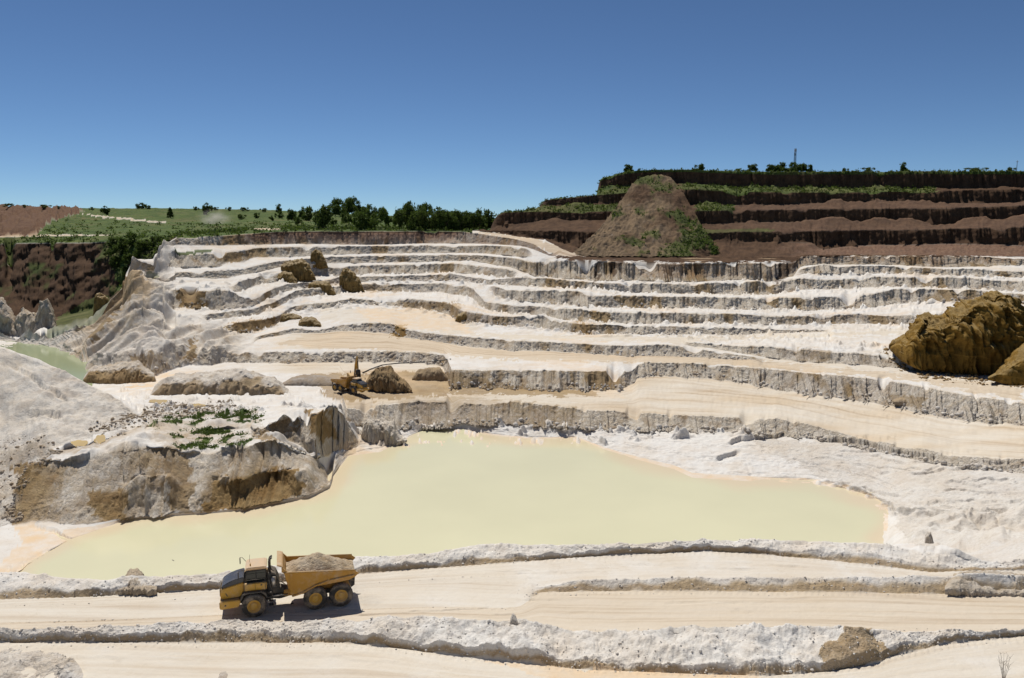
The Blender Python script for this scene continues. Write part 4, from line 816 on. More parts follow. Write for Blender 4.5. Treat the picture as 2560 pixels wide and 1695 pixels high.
lump('clay_mound', 'low brown earth ridge behind the ochre digging heap', 'mound', [(1030, 945), (1045, 925), (1070, 920), (1100, 919), (1110, 932), (1124, 944)], [(1030, 950), (1080, 954), (1124, 950)], 222, .6, .5, .4, 26, (.8, 0, .1, 0), (0, 0, .7, 0), (60, 28), .7)
lump('clay_block', 'isolated fluted white clay block standing at the pond edge', 'rock', [(902, 1086), (910, 1056), (918, 1049), (950, 1050), (985, 1056), (990, 1075), (1000, 1092), (1018, 1098)], [(902, 1088), (920, 1102), (945, 1112), (980, 1112), (1018, 1101)], 176, .8, .9, .45, 27, (.12, 0, 0, 0), (0, 0, .4, .8), (90, 50), .35, ridge=.8)
lump('talus_cone', 'small pale clay cone at the foot of a bench wall beside the tall outcrop', 'heap', [(2308, 762), (2320, 750), (2330, 745), (2342, 752), (2362, 762)], [(2308, 763), (2335, 766), (2362, 764)], 287, .9, .25, .6, 53, (.0, 0, 0, 0), (0, 0, .4, .1), (40, 24), .9)
# pinnacles by the green pond
for lb, tp, bt, sd in (('pale eroded clay bank with a rounded top near the green pond', [(-60, 838), (-30, 780), (-8, 745), (6, 742), (22, 768), (38, 800), (52, 838)], [(-60, 845), (52, 846)], 31),
                       ('white and ochre clay butte beside the pale eroded bank', [(30, 832), (44, 792), (58, 772), (74, 778), (88, 786), (100, 806), (114, 836)], [(30, 843), (114, 840)], 32),
                       ('ochre capped clay butte beside the dark brown wall', [(80, 832), (92, 790), (102, 755), (120, 748), (132, 776), (140, 806), (148, 830)], [(80, 839), (148, 836)], 33)):
    lump('clay_pinnacle', lb, 'rock', tp, bt, 312, .9, 1.8, .22, sd, (.45, 0, 0, 0), (0, 0, .3, .6), (60, 44), .7)
lump('ochre_rock', 'ochre rock stack standing in front of the brown wall', 'rock', [(232, 790), (236, 752), (242, 734), (252, 733), (268, 742), (278, 755), (272, 800)], [(232, 798), (272, 806)], 305, .8, .9, .3, 34, (1, 0, .1, 0), (0, 0, .6, 0), (44, 34), .45, mat=M_ORK)
# foreground stones
lump('clay_boulder', 'upright rough clay boulder on the rubble bank beside the haul road', 'rock', [(1274, 1568), (1276, 1545), (1281, 1533), (1288, 1538), (1294, 1552), (1296, 1570)], [(1274, 1571), (1296, 1573)], 60.2, 1.2, .07, 2.2, 41, (.12, 0, 0, 0), (0, 0, .8, .4), (24, 22), .4, sink=.5)
lump('standing_stone', 'grey upright clay slab on the white slope beside the pond', 'rock', [(2311, 1362), (2313, 1345), (2318, 1333), (2326, 1330), (2330, 1344), (2337, 1367)], [(2311, 1364), (2337, 1369)], 99.0, 1.0, .28, 1.1, 42, (.05, 0, 0, 0), (0, 0, .5, .9), (30, 26), .22, sink=.6)
lump('clay_block', 'white clay hump with a fissured brown end beside the lower road', 'rock', [(-60, 1672), (0, 1656), (60, 1653), (120, 1654), (175, 1658), (195, 1672), (208, 1690)], [(-60, 1730), (100, 1745), (190, 1715), (208, 1700)], 54.5, .7, .55, .5, 43, (.3, 0, 0, 0), (0, 0, .8, .2), (110, 50), .5)
lump('clay_boulder', 'small half-buried clay boulder on the lower road edge', 'rock', [(545, 1697), (552, 1686), (566, 1685), (578, 1692), (584, 1700)], [(545, 1703), (584, 1704)], 55.0, 1.2, .05, 2.5, 44, (.5, 0, 0, 0), (0, 0, .7, .2), (22, 16), .5)
lump('spoil_heap', 'brown clay pile closing off the upper haul road', 'heap', [(2362, 1470), (2380, 1448), (2400, 1440), (2440, 1441), (2500, 1450), (2570, 1455), (2620, 1475)], [(2362, 1474), (2440, 1486), (2520, 1486), (2620, 1482)], 67.2, .5, .25, 1.0, 46, (.5, 0, 0, .5), (0, 0, 1.0, 0), (110, 36), .8)
lump('spoil_heap', 'small brown clay pile on the roadside bank beside the pond', 'heap', [(296, 1474), (312, 1456), (328, 1437), (344, 1439), (366, 1460), (392, 1473)], [(296, 1475), (340, 1478), (392, 1474)], 67.4, 1.2, .35, 1.1, 47, (.55, 0, 0, .4), (0, 0, 1.0, 0), (60, 30), .8)
# the slumped cone of earth against the hill
Cn = Loft(np.linspace(1425, 1800, 190))
ct = [(1425, 638), (1453, 616), (1500, 570), (1545, 512), (1575, 470), (1592, 449), (1615, 440), (1650, 438), (1676, 443), (1700, 470), (1725, 512), (1745, 548), (1762, 578), (1778, 606), (1800, 638)]
zf = CAMZ - 350 * kk(638.0)
Cn.line('foot', [(1425, 640, 350), (1460, 640, 349), (1620, 641, 348), (1760, 640, 349), (1800, 640, 352)], 'd'); Cn.seg(110, 'F', .6)
def cd(v):
    d = 350.0
    for q in range(12): d = 350 + max(0, (CAMZ - d * kk(v)) - zf) * 1.72
    return d
Cn.line('top', [(x, v, cd(v)) for x, v in ct], 'd'); Cn.seg(12, 'F', .6)
Cn.line('back', [(x, v + 30, cd(v) + 14) for x, v in ct], 'd')
Cn.build()
cX, cY, cZ = Cn.X, Cn.Y, Cn.Zw
ev = np.minimum(1, Cn.T * 6)[:, None]
cZ += ev * (ridged(cX * .09, cY * .05, 4, 401, .6) - .2) * 1.5 + fbm(cX * .5, cY * .5, 3, 405) * .55
cz1 = np.zeros(cX.shape + (4,), np.float32); cz2 = np.zeros(cX.shape + (4,), np.float32)
cz1[..., BRN] = np.clip(.62 + .5 * fbm(cX * .05, cY * .05, 3, 407) + .25 * np.clip((Cn.PX - 1580) / 120, -1, 1), .55, .97); cz1[..., OCH] = .8; cz2[..., RED] = .0; cz2[..., RGH] = .8  # browner to the right: the cone's shaded flank put into the colour
cg = fbm(cX * .07, cY * .05, 5, 411, .6) * 1.0 - .05 + .25 * np.clip((Cn.PX - 1600) / 120, -1, 1)
cz1[..., GRN] = np.clip(cg * 1.3 + .15, 0, .75) * ((Cn.PX > 1530) | (Cn.V0 > 600))
cone = link('earth_slump', grid_mesh('earth_slump', np.stack([cX, cY, cZ], -1), dict(zone=cz1, zone2=cz2, flow=np.stack([cX, cY, cZ], -1) * .1)), M_TERR)
tag(cone, 'steep brown earth slump cone with scattered weeds against the stepped hill', 'heap')

# ---------------------------------------------------------------- water
def water_mat(name, col, silt, rough=.10):
    m, nt, b = new_mat(name); N = NB(nt)
    g = N.n('ShaderNodeNewGeometry'); a = N.attr('silt')
    n = N.noise(g.outputs['Position'], .05, 3, .5)
    c = N.mix(N.ramp(n, .35, .65), col, tuple(x * .95 for x in col))
    c = N.mix(N.math('MULTIPLY', a.outputs['Fac'], 1.0), c, silt)
    N.l(c, b.inputs['Base Color']); b.inputs['Roughness'].default_value = rough; b.inputs['IOR'].default_value = 1.33
    b.inputs['Specular IOR Level'].default_value = .35
    bu = N.n('ShaderNodeBump'); bu.inputs['Strength'].default_value = .06; bu.inputs['Distance'].default_value = .05
    N.l(N.noise(g.outputs['Position'], 3.0, 3, .6), bu.inputs['Height']); N.l(bu.outputs[0], b.inputs['Normal'])
    return m
M_POND = water_mat('pond_water', (0.66, 0.63, 0.425), (0.67, 0.55, 0.38))
M_GPOND = water_mat('green_pond_water', (0.37, 0.41, 0.235), (0.37, 0.41, 0.235))
M_PUD = water_mat('puddle_water', (0.55, 0.39, 0.14), (0.55, 0.39, 0.14))
gx, gy = np.meshgrid(np.linspace(-95, 110, 140), np.linspace(98, 197, 110))
gd = gy * CP + CAMZ * SP
gpx = 1280 + F * gx / gd; gv = v_from(gd, 0.0)
shore = [(60, 1425), (75, 1402), (180, 1345), (325, 1300), (500, 1290), (640, 1275), (830, 1225), (840, 1180), (880, 1140), (960, 1130), (1020, 1100)]
d1, _ = polydist(gpx, gv, shore, 1.5)
shore2 = [(1220, 1086), (1440, 1094), (1513, 1124), (1600, 1151), (1700, 1178), (1860, 1202), (2032, 1207), (2190, 1250), (2230, 1285), (2195, 1345)]
d2, _ = polydist(gpx, gv, shore2, 1.5)
nz = fbm(gx * .06, gy * .06, 3, 501) * 20
silt = np.clip(1 - (d1 + nz) / 42, 0, .8) * (gpx < 1060) * smooth(-40, 300, 1100 - gpx); silt = np.maximum(silt, np.clip(1 - (d2 + nz) / 45, 0, .85))
silt = np.maximum(silt, np.clip(1 - (d1 + nz) / 30, 0, .5))
me = grid_mesh('pond', np.stack([gx, gy, gx * 0], -1)); at = me.attributes.new('silt', 'FLOAT', 'POINT'); at.data.foreach_set('value', silt.reshape(-1).astype(np.float32))
tag(link('pond', me, M_POND), 'still pale yellow-green pond on the quarry floor', 'pond', kind='structure')
gp_ = [(px, d) for px, d in ((-260, 205), (-260, 316), (0, 316), (140, 296), (205, 275), (226, 250), (232, 225), (228, 205))]
me = bpy.data.meshes.new('green_pond'); me.from_pydata([(((px - 1280) / F) * d, d * CP - (d * SP * ((CAMZ - 5.0) / d - SP) / CP), 5.0) for px, d in gp_], [], [list(range(len(gp_)))[::-1]])
tag(link('green_pond', me, M_GPOND), 'pale green pond below the ridge at the brown wall', 'pond', kind='structure')
for k, (cx, cv, rx, rv, lb, z0) in enumerate(PUD):
    r = random.Random(k); pts = []
    for j in range(28):
        a = j / 28 * 2 * math.pi; q = 1.15 + .16 * math.sin(2 * a + k) + .12 * math.sin(5 * a + 2 * k) + r.uniform(-.07, .07)
        pts.append(Pz(cx + rx * q * math.cos(a), cv + rv * q * math.sin(a), z0 - .03))
    me = bpy.data.meshes.new('puddle'); me.from_pydata(pts, [], [list(range(28))])
    tag(link('puddle', me, M_PUD), lb, 'puddle', kind='structure')

# ---------------------------------------------------------------- vegetation
def leaf_mat(name, c1, c2):
    m, nt, b = new_mat(name); N = NB(nt)
    g = N.n('ShaderNodeNewGeometry'); oi = N.n('ShaderNodeObjectInfo')
    n = N.noise(g.outputs['Position'], .9, 2, .6)
    c = N.mix(N.ramp(N.math('ADD', N.math('MULTIPLY', n, .7), N.math('MULTIPLY', g.outputs['Random Per Island'], .45)), .3, .85), c1, c2)
    c = N.mix(N.math('MULTIPLY', oi.outputs['Random'], .35), c, (0.085, 0.095, 0.03))
    N.l(c, b.inputs['Base Color']); b.inputs['Roughness'].default_value = .7; b.inputs['Specular IOR Level'].default_value = .2
    tr = N.n('ShaderNodeBsdfTranslucent'); N.l(N.mix(.5, c, (0.09, 0.14, 0.02)), tr.inputs[0])
    ms = N.n('ShaderNodeMixShader'); ms.inputs[0].default_value = .42
    out = [x for x in nt.nodes if x.type == 'OUTPUT_MATERIAL'][0]
    N.l(b.outputs[0], ms.inputs[1]); N.l(tr.outputs[0], ms.inputs[2]); N.l(ms.outputs[0], out.inputs[0])
    return m
M_LEAF = leaf_mat('leaves', (0.032, 0.060, 0.012), (0.14, 0.19, 0.040))
M_LEAF2 = leaf_mat('bright_leaves', (0.055, 0.085, 0.016), (0.13, 0.16, 0.035))
def plain(name, col, rough=.6, metal=0.0, spec=.4, var=.25, sc=3.0):
    m, nt, b = new_mat(name); N = NB(nt); g = N.n('ShaderNodeNewGeometry')
    tc = N.n('ShaderNodeTexCoord')
    n = N.noise(tc.outputs['Object'], sc, 4, .6)
    N.l(N.mix(N.math('MULTIPLY', N.ramp(n, .4, .75), var), col, tuple(x * .45 for x in col)), b.inputs['Base Color'])
    b.inputs['Roughness'].default_value = rough; b.inputs['Metallic'].default_value = metal; b.inputs['Specular IOR Level'].default_value = spec
    return m
M_BARK = plain('bark', (0.10, 0.075, 0.05), .95)
def leaf_quads(centers, size, r, flat=0.0):
    """one quad per centre, random tilt"""
    n = len(centers); a = r.normal(size=(n, 3)); a[:, 2] *= 1 - flat * .6; a /= np.linalg.norm(a, axis=1)[:, None]
    b = r.normal(size=(n, 3)); b -= (b * a).sum(1)[:, None] * a; b /= np.linalg.norm(b, axis=1)[:, None]
    s = size * r.uniform(.6, 1.3, (n, 1)); a, b = a * s, b * s * .7
    V = np.stack([centers - a - b * .4, centers - b, centers + a + b * .2, centers + b], 1).reshape(-1, 3)
    return V
def quads_mesh(name, V):
    me = bpy.data.meshes.new(name); n = len(V) // 4
    me.vertices.add(len(V)); me.vertices.foreach_set('co', V.reshape(-1).astype(np.float32))
    me.loops.add(n * 4); me.loops.foreach_set('vertex_index', np.arange(n * 4, dtype=np.int32))
    me.polygons.add(n); me.polygons.foreach_set('loop_start', np.arange(0, n * 4, 4, dtype=np.int32)); me.polygons.foreach_set('loop_total', np.full(n, 4, np.int32))
    me.update(calc_edges=True)
    return me
def tube(bm, pts, radii, nseg=7):
    rings = []
    for i, p in enumerate(pts):
        p = Vector(p); t = (Vector(pts[min(i + 1, len(pts) - 1)]) - Vector(pts[max(i - 1, 0)])).normalized()
        u = t.orthogonal().normalized() if i == 0 else (u0 - t * u0.dot(t)).normalized()
        u0 = u; w = t.cross(u)
        rings.append([bm.verts.new(p + (u * math.cos(2 * math.pi * k / nseg) + w * math.sin(2 * math.pi * k / nseg)) * radii[i]) for k in range(nseg)])
    for a, b in zip(rings[:-1], rings[1:]):
        for k in range(nseg): bm.faces.new((a[k], a[(k + 1) % nseg], b[(k + 1) % nseg], b[k]))
    bm.faces.new(rings[0][::-1]); bm.faces.new(rings[-1])
def bm_mesh(name, bm, smooth_=False):
    me = bpy.data.meshes.new(name); bmesh.ops.recalc_face_normals(bm, faces=bm.faces); bm.to_mesh(me); bm.free()
    if smooth_: me.polygons.foreach_set('use_smooth', np.ones(len(me.polygons), bool))
    return me
def tree_proto(seed, kind):
    """unit tree, 1 m tall; kinds: round, tall, spread, conifer, bush"""
    r = np.random.default_rng(seed); cl = []
    if kind == 'conifer':
        for k in range(60):
            h = r.uniform(.1, 1.0); rad = .20 * (1 - h) + .02; a = r.uniform(0, 6.28)
            cl.append((rad * math.cos(a), rad * math.sin(a), h, .05))
    else:
        W = dict(round=.50, tall=.32, spread=.62, bush=.62)[kind]; z0 = dict(round=.05, tall=.05, spread=.07, bush=.04)[kind]
        lob = [(r.normal() * W * .45, r.normal() * W * .45, r.uniform(z0 + .12, .80), r.uniform(.15, .27)) for _ in range(12)] + [(0, 0, .78, .22)]
        for (x, y, z, q) in lob:
            for k in range(11):
                v = r.normal(size=3); v /= np.linalg.norm(v); v *= q * r.uniform(.55, 1.05)
                p = np.array([x, y, z]) + v * np.array([1, 1, .8])
                p[2] = min(max(p[2], z0), 1.0)
                cl.append((*p, r.uniform(.045, .085)))
    C = []
    for (x, y, z, q) in cl:
        m = 26; C.append(np.array([x, y, z]) + r.normal(size=(m, 3)) * q * .75)
    C = np.concatenate(C); C[:, 2] = np.maximum(C[:, 2], .03)
    crown = quads_mesh('crown', leaf_quads(C, .042, r))
    bm = bmesh.new()
    hb = .55 if kind != 'bush' else .3
    tube(bm, [(0, 0, -.06), (.01, 0, .2), (0, .015, hb)], [.034, .026, .012])
    for k in range(5):
        a = r.uniform(0, 6.28); z = r.uniform(.16, .42) if kind != 'bush' else r.uniform(.03, .2); L = r.uniform(.16, .3)
        tube(bm, [(0, 0, z), (L * .5 * math.cos(a), L * .5 * math.sin(a), z + .10), (L * math.cos(a), L * math.sin(a), z + .24)], [.014, .009, .004], 5)
    return crown, bm_mesh('trunk', bm)
PROT = {k: [tree_proto(600 + i * 10 + j, k) for j in range(2)] for i, k in enumerate(('round', 'tall', 'spread', 'conifer', 'bush'))}
for k in PROT:
    for c_, t_ in PROT[k]: c_.materials.append(M_LEAF); t_.materials.append(M_BARK)
BR = {}
for k in ('bush', 'round'):
    c_, t_ = PROT[k][0]; c2 = c_.copy(); c2.materials.clear(); c2.materials.append(M_LEAF2); BR[k] = (c2, t_)
def tree(px, base, loc_d, h_px, w_px, kind, label, group, bright=False, name='tree', ground_z=None, sink=.15):
    d = loc_d; p = P3(px, base, d)
    H = h_px * 1.12 * d / F; Wd = w_px * 1.25 * d / F
    nat = dict(round=1.25, tall=.85, spread=1.5, conifer=.42, bush=1.5)[kind]
    crown, trunk = BR[kind] if bright else PROT[kind][rnd.randrange(2)]
    e = empty(name, (p.x, p.y, p.z - sink), (0, 0, rnd.uniform(0, 6.28))); e.scale = (Wd / nat, Wd / nat, H)
    tag(e, label, 'bush' if kind == 'bush' else 'tree', group)
    for nm, me in (('crown', crown), ('trunk', trunk)):
        o = bpy.data.objects.new(nm, me); COL.objects.link(o); o.parent = e
    return e
def plat_pt(px, v):
    g0 = ground(px, v, 395, 1100); return g0.y * CP - (g0.z - CAMZ) * SP
def btree(px, v, h, w, kind, label, group=None, **k):
    d = plat_pt(px, v); return tree(px, v, d, h, w, kind, label, group, **k)
GB = 'trees along the far rim'
ORD = ['first', 'second', 'third', 'fourth', 'fifth', 'sixth', 'seventh', 'eighth', 'ninth', 'tenth', 'eleventh', 'twelfth', 'thirteenth', 'fourteenth', 'fifteenth', 'sixteenth', 'seventeenth', 'eighteenth', 'nineteenth', 'twentieth', 'twenty-first', 'twenty-second', 'twenty-third', 'twenty-fourth']
btree(807, 574, 55, 34, 'tall', 'dark slender tree standing alone at the rim of the red wall')
btree(912, 575, 56, 64, 'spread', 'broad dark round tree at the pit rim beside the lone slender tree')
row = sorted([(1020, 575, 60, 52), (1048, 575, 57, 46), (1081, 576, 52, 42), (1117, 576, 48, 46), (1150, 576, 46, 42), (1180, 576, 43, 42), (1217, 576, 48, 44), (998, 575, 46, 32), (1098, 576, 42, 36), (1134, 576, 42, 34), (1198, 576, 40, 36), (1064, 576, 44, 36), (1034, 576, 46, 36), (1166, 576, 38, 34), (1230, 577, 34, 30)], reverse=True)
for k, (px, v, h, w) in enumerate(row):
    btree(px, v, h, w, ('round', 'spread', 'round', 'round', 'spread')[k % 5], ORD[k] + ' leafy tree from the tan road in the dense row along the pit rim', GB)
row = sorted([(850, 541, 40, 38), (872, 541, 44, 40), (897, 545, 38, 36), (925, 548, 36, 36), (838, 543, 28, 28), (952, 556, 34, 28), (965, 565, 36, 28), (985, 560, 24, 26), (1062, 552, 40, 34), (1025, 550, 42, 36), (1095, 555, 34, 34), (1130, 558, 30, 34), (1165, 560, 28, 34), (884, 560, 28, 26), (935, 562, 26, 24)])
for k, (px, v, h, w) in enumerate(row):
    btree(px, v, h, w, ('round', 'spread')[k % 2], ORD[k] + ' tree behind the rim trees, counted from the lone slender tree', 'trees on the slope')
row = sorted([(732, 556, 30, 24), (772, 552, 32, 36), (860, 558, 24, 24), (757, 548, 20, 20), (792, 560, 22, 22), (700, 545, 16, 18), (820, 552, 20, 22), (832, 566, 20, 18), (745, 562, 18, 18), (680, 552, 12, 14), (640, 545, 12, 16), (600, 548, 12, 18)])
for k, (px, v, h, w) in enumerate(row):
    btree(px, v, h, w, ('round', 'bush')[k % 2], ORD[k] + ' small dark tree on the open green slope, counted from the dust plume', 'small trees on the slope')
row = sorted([(698, 530, 18, 14, 'tall'), (353, 522, 15, 24, 'spread'), (373, 523, 9, 12, 'bush'), (264, 537, 20, 20, 'round'), (517, 536, 26, 24, 'round'), (426, 545, 22, 12, 'conifer'), (23, 518, 9, 18, 'bush'), (62, 519, 7, 10, 'bush'), (113, 520, 8, 20, 'bush'), (230, 526, 8, 10, 'bush'), (490, 526, 9, 12, 'bush'), (538, 526, 8, 12, 'bush'), (573, 528, 10, 12, 'bush'), (610, 528, 9, 18, 'bush'), (660, 530, 9, 14, 'bush'), (146, 521, 6, 8, 'bush')])
for k, (px, v, h, w, kd) in enumerate(row):
    btree(px, v, h, w, kd, ORD[k] + (' small bush' if kd == 'bush' else ' small tree') + ' along the far skyline, counted from the bare red bank', 'skyline shrubs')
row = [(282, 615, 20, 30), (290, 668, 26, 28), (300, 640, 28, 34), (312, 690, 22, 22), (330, 615, 30, 40), (345, 650, 22, 30), (360, 630, 26, 36), (385, 612, 20, 30), (310, 618, 20, 30), (322, 660, 22, 26), (276, 640, 18, 22), (400, 605, 14, 24)]
for k, (px, v, h, w) in enumerate(row):
    g0 = ground(px, v, 360, 440); dd_ = g0.y * CP - (g0.z - CAMZ) * SP
    tree(px, v, dd_, h, w, 'bush', ORD[k] + ' dense green bush on the overgrown slope, counted from the brown wall', 'bushes beside the brown wall', name='bush')
def hilltop(px, dd=8):
    c = int(np.argmin(np.abs(PXM - px))); r0 = np.where(Hh.segi == hR['m4_crest'])[0][2]; q = VH[r0, c]
    d = q[1] * CP - (q[2] - CAMZ) * SP; return d, v_from(d, q[2])
for px, h, w, kd, lb, br in ((1572, 20, 22, 'round', 'dark round bush at the left shoulder of the stepped hilltop', 0), (1598, 8, 8, 'bush', 'tiny bush beside the dark round bush on the hilltop', 0), (1752, 17, 20, 'round', 'bright green bush alone on the stepped hilltop', 1), (1880, 20, 24, 'round', 'green bush next to the low spreading bush on the hilltop', 1), (1845, 9, 22, 'bush', 'low spreading bush on the hilltop beside the green bush', 0),
                          (1930, 20, 26, 'round', 'outermost dark tree in the hilltop grove below the lattice mast', 0), (1955, 25, 34, 'spread', 'second dark tree in the hilltop grove below the lattice mast', 0), (1985, 26, 38, 'spread', 'tallest dark tree in the hilltop grove below the lattice mast', 0), (2010, 22, 22, 'round', 'conifer-side dark tree in the hilltop grove below the lattice mast', 0),
                          (2027, 17, 9, 'conifer', 'small pointed conifer right beside the dark grove', 0), (2110, 12, 13, 'round', 'small green shrub between the conifer and the thin sapling', 1), (2172, 13, 24, 'bush', 'yellow-green spreading shrub on the hilltop', 1), (2259, 22, 16, 'tall', 'thin dark sapling on the hilltop', 0), (2440, 11, 40, 'bush', 'long low bush on the hilltop near the pole', 1), (2524, 13, 16, 'round', 'small dark bush beside the pole on the hilltop', 0)):
    d, v = hilltop(px)
    tree(px, v, d, h, w, kd, lb, 'grove below the mast' if 'grove' in lb and 'beside' not in lb and 'left of' not in lb else None, bool(br) and kd in BR, name='bush' if kd == 'bush' else 'tree')
# low scrub: too small to count
def scrub(name, label, P, size, n, rad, seed, mat):
    r = np.random.default_rng(seed); C = []
    for p in P:
        s = r.uniform(.5, 1.4); C.append(np.array(p) + np.abs(r.normal(size=(n, 3))) * np.array([0, 0, rad * s * .8]) + r.normal(size=(n, 3)) * np.array([rad * s, rad * s, .05]))
    C = np.concatenate(C); o = link(name, quads_mesh(name, leaf_quads(C, size, r)), mat)
    return tag(o, label, 'scrub', kind='stuff')
def sample(V, mask, n, seed):
    r = np.random.default_rng(seed); idx = np.argwhere(mask); q = idx[r.integers(0, len(idx), n)]; return V[q[:, 0], q[:, 1]]
hm = (hzone[..., GRN] > .75) & (Hh.V0 < 560) & ~hs('mB')
scrub('weeds', 'green weeds along the steps of the brown hill', sample(VH, hm, 1500, 1), .45, 9, .55, 2, M_LEAF2)
tm = (zone[..., GRN] > .8) & (T.segi < ROWS['H3'])[:, None] & (T.segi >= ROWS['R_crest'])[:, None] & (PX > -50) & (PX < 1250)
scrub('weeds', 'low scrub over the grassy plateau', sample(VT, tm & (dist < 640), 1700, 3), .6, 9, .9, 4, M_LEAF)
scrub('grass_tufts', 'green grass tufts on the clay island', sample(VT, gp, 750, 5), .16, 10, .28, 6, M_LEAF)
cm = (cz1[..., GRN] > .35) & (Cn.T[:, None] < .95)
scrub('weeds', 'weeds scattered over the earth slump', sample(np.stack([cX, cY, cZ], -1), cm, 420, 7), .4, 8, .5, 8, M_LEAF)

# loose clods on the banks and below the walls
def clods(name, label, P, smin, smax, seed, zn, zn2):
    r = np.random.default_rng(seed); n = len(P)
    bm = bmesh.new(); bmesh.ops.create_icosphere(bm, subdivisions=1, radius=1); bv = np.array([v.co for v in bm.verts]); bf = np.array([[v.index for v in f.verts] for f in bm.faces]); bm.free()
    s = smin * (smax / smin) ** (r.random(n) ** 2.2)
    sc = r.uniform(.6, 1.3, (n, 1, 3)) * s[:, None, None]
    jit = 1 + r.normal(size=(n, len(bv), 1)) * .16
    th = r.uniform(0, 6.28, n); c_, s_ = np.cos(th)[:, None], np.sin(th)[:, None]
    W = bv[None] * jit * sc; Wx = W[..., 0] * c_ - W[..., 1] * s_; Wy = W[..., 0] * s_ + W[..., 1] * c_
    V = np.stack([Wx, Wy, W[..., 2] * .8], -1) + P[:, None, :] + np.array([0, 0, 1]) * (s * .15)[:, None, None]
    Fc = (bf[None] + (np.arange(n) * len(bv))[:, None, None]).reshape(-1, 3)
    me = bpy.data.meshes.new(name); V = V.reshape(-1, 3)
    me.vertices.add(len(V)); me.vertices.foreach_set('co', V.reshape(-1).astype(np.float32))
    me.loops.add(Fc.size); me.loops.foreach_set('vertex_index', Fc.reshape(-1).astype(np.int32))
    me.polygons.add(len(Fc)); me.polygons.foreach_set('loop_start', np.arange(0, Fc.size, 3, dtype=np.int32)); me.polygons.foreach_set('loop_total', np.full(len(Fc), 3, np.int32)); me.update(calc_edges=True)
    for k, c in (('zone', zn), ('zone2', zn2)):
        at = me.attributes.new(k, 'FLOAT_COLOR', 'POINT'); at.data.foreach_set('color', np.tile(np.array(c, np.float32), len(V)))
    return tag(link(name, me, M_TERR), label, 'rubble', kind='stuff')
bmk = (isB > 0) & (T.segi < ROWS['b1cr'])[:, None] & (PX > -100) & (PX < 2660)
clods('rubble', 'loose clay clods on the roadside banks', sample(VT, bmk, 4600, 21), .02, .12, 22, (.0, 0, 0, .2), (0, 0, .2, .0))
bmk2 = (isB > 0) & (T.segi == ROWS['b1cr'])[:, None] & (T.T[:, None] < .3)
fmk = (seg_of('L10_toe') | seg_of('L9_toe') | seg_of('L8_toe') | seg_of('L7_toe') | seg_of('L5_toe') | seg_of('L4_toe'))[:, None] & (SWr > .9) & (T.T[:, None] < .3) & (PX > 400) & (Zw > .4)
clods('rubble', 'fallen clay lumps below the pit walls', sample(VT, fmk, 4200, 23), .10, .65, 24, (.25, 0, 0, 0), (0, 0, .6, .2))
rb = area([(-60, 1110), (60, 1085), (120, 1092), (140, 1130), (80, 1180), (55, 1240), (50, 1312), (-60, 1325)]) | area([(200, 1075), (330, 1030), (420, 1010), (580, 1000), (600, 1018), (420, 1045), (300, 1085)])
rb &= (dist > 115) & (dist < 200) & (Zw > .6)
clods('rubble', 'brown clay rubble strewn at the foot of the white slope', sample(VT, rb, 2600, 25), .08, .45, 26, (.62, 0, .08, .3), (0, 0, .6, 0))
ob = (area([(2205, 870), (2262, 900), (2300, 915), (2480, 925), (2600, 925), (2600, 972), (2500, 965), (2300, 945), (2225, 912)])) & (dist > 170) & (dist < 230)
clods('rubble', 'ochre lumps fallen round the foot of the right outcrops', sample(VT, ob, 700, 31), .10, .7, 32, (.95, 0, .1, 0), (0, 0, .6, 0))
fr_ = (seg_of('f1') | seg_of('b2bk') | seg_of('b3bk'))[:, None] & (PX > -100) & (PX < 2660) & ((T.T[:, None] < .10) | (T.T[:, None] > .88))
clods('rubble', 'small stones spilled along the haul road edges', sample(VT, fr_, 900, 33), .02, .10, 34, (.1, 0, 0, .3), (0, 0, .4, 0))
#@@PART3
# ---------------------------------------------------------------- machines
def paint_mat(name, col, rough=.45, dust=.5, metal=0.0):
    m, nt, b = new_mat(name); N = NB(nt); tc = N.n('ShaderNodeTexCoord'); g = N.n('ShaderNodeNewGeometry')
    n = N.noise(tc.outputs['Object'], 1.6, 5, .65); n2 = N.noise(tc.outputs['Object'], 9, 4, .6)
    sp = N.n('ShaderNodeSeparateXYZ'); N.l(g.outputs['Normal'], sp.inputs[0])
    up = N.ramp(sp.outputs[2], .2, .95)
    c = N.mix(N.math('MULTIPLY', N.ramp(n2, .55, .8), .5), col, tuple(x * .45 for x in col))
    f = N.math('MULTIPLY', N.math('ADD', N.ramp(n, .45, .75), N.math('MULTIPLY', up, .8)), dust, clamp=True)
    c = N.mix(f, c, (0.52, 0.42, 0.31)); N.l(c, b.inputs['Base Color'])
    N.l(N.math('ADD', rough, N.math('MULTIPLY', f, .5), clamp=True), b.inputs['Roughness']); b.inputs['Metallic'].default_value = metal
    return m
M_YEL = paint_mat('yellow_paint', (0.52, 0.28, 0.018), .42, .44)
M_YELB = paint_mat('worn_yellow_paint', (0.43, 0.215, 0.022), .55, .52)
M_ROOF = paint_mat('dusty_sunlit_roof_paint', (0.62, 0.40, 0.20), .5, .7)  # yellow paled to beige as if lit from above, plus dust
M_DARK = paint_mat('dark_steel', (0.028, 0.027, 0.026), .6, .22)
M_HOODT = paint_mat('black_hood_paint', (0.030, 0.036, 0.048), .22, .10)
M_TYRE = paint_mat('tyre_rubber', (0.030, 0.028, 0.026), .9, .55)
M_RIM = paint_mat('wheel_rim_paint', (0.48, 0.27, 0.03), .5, .4)
M_BED = paint_mat('scoured_steel', (0.24, 0.12, 0.06), .6, .4)
M_CHROME = paint_mat('bare_metal', (0.45, 0.43, 0.40), .35, .3, .8)
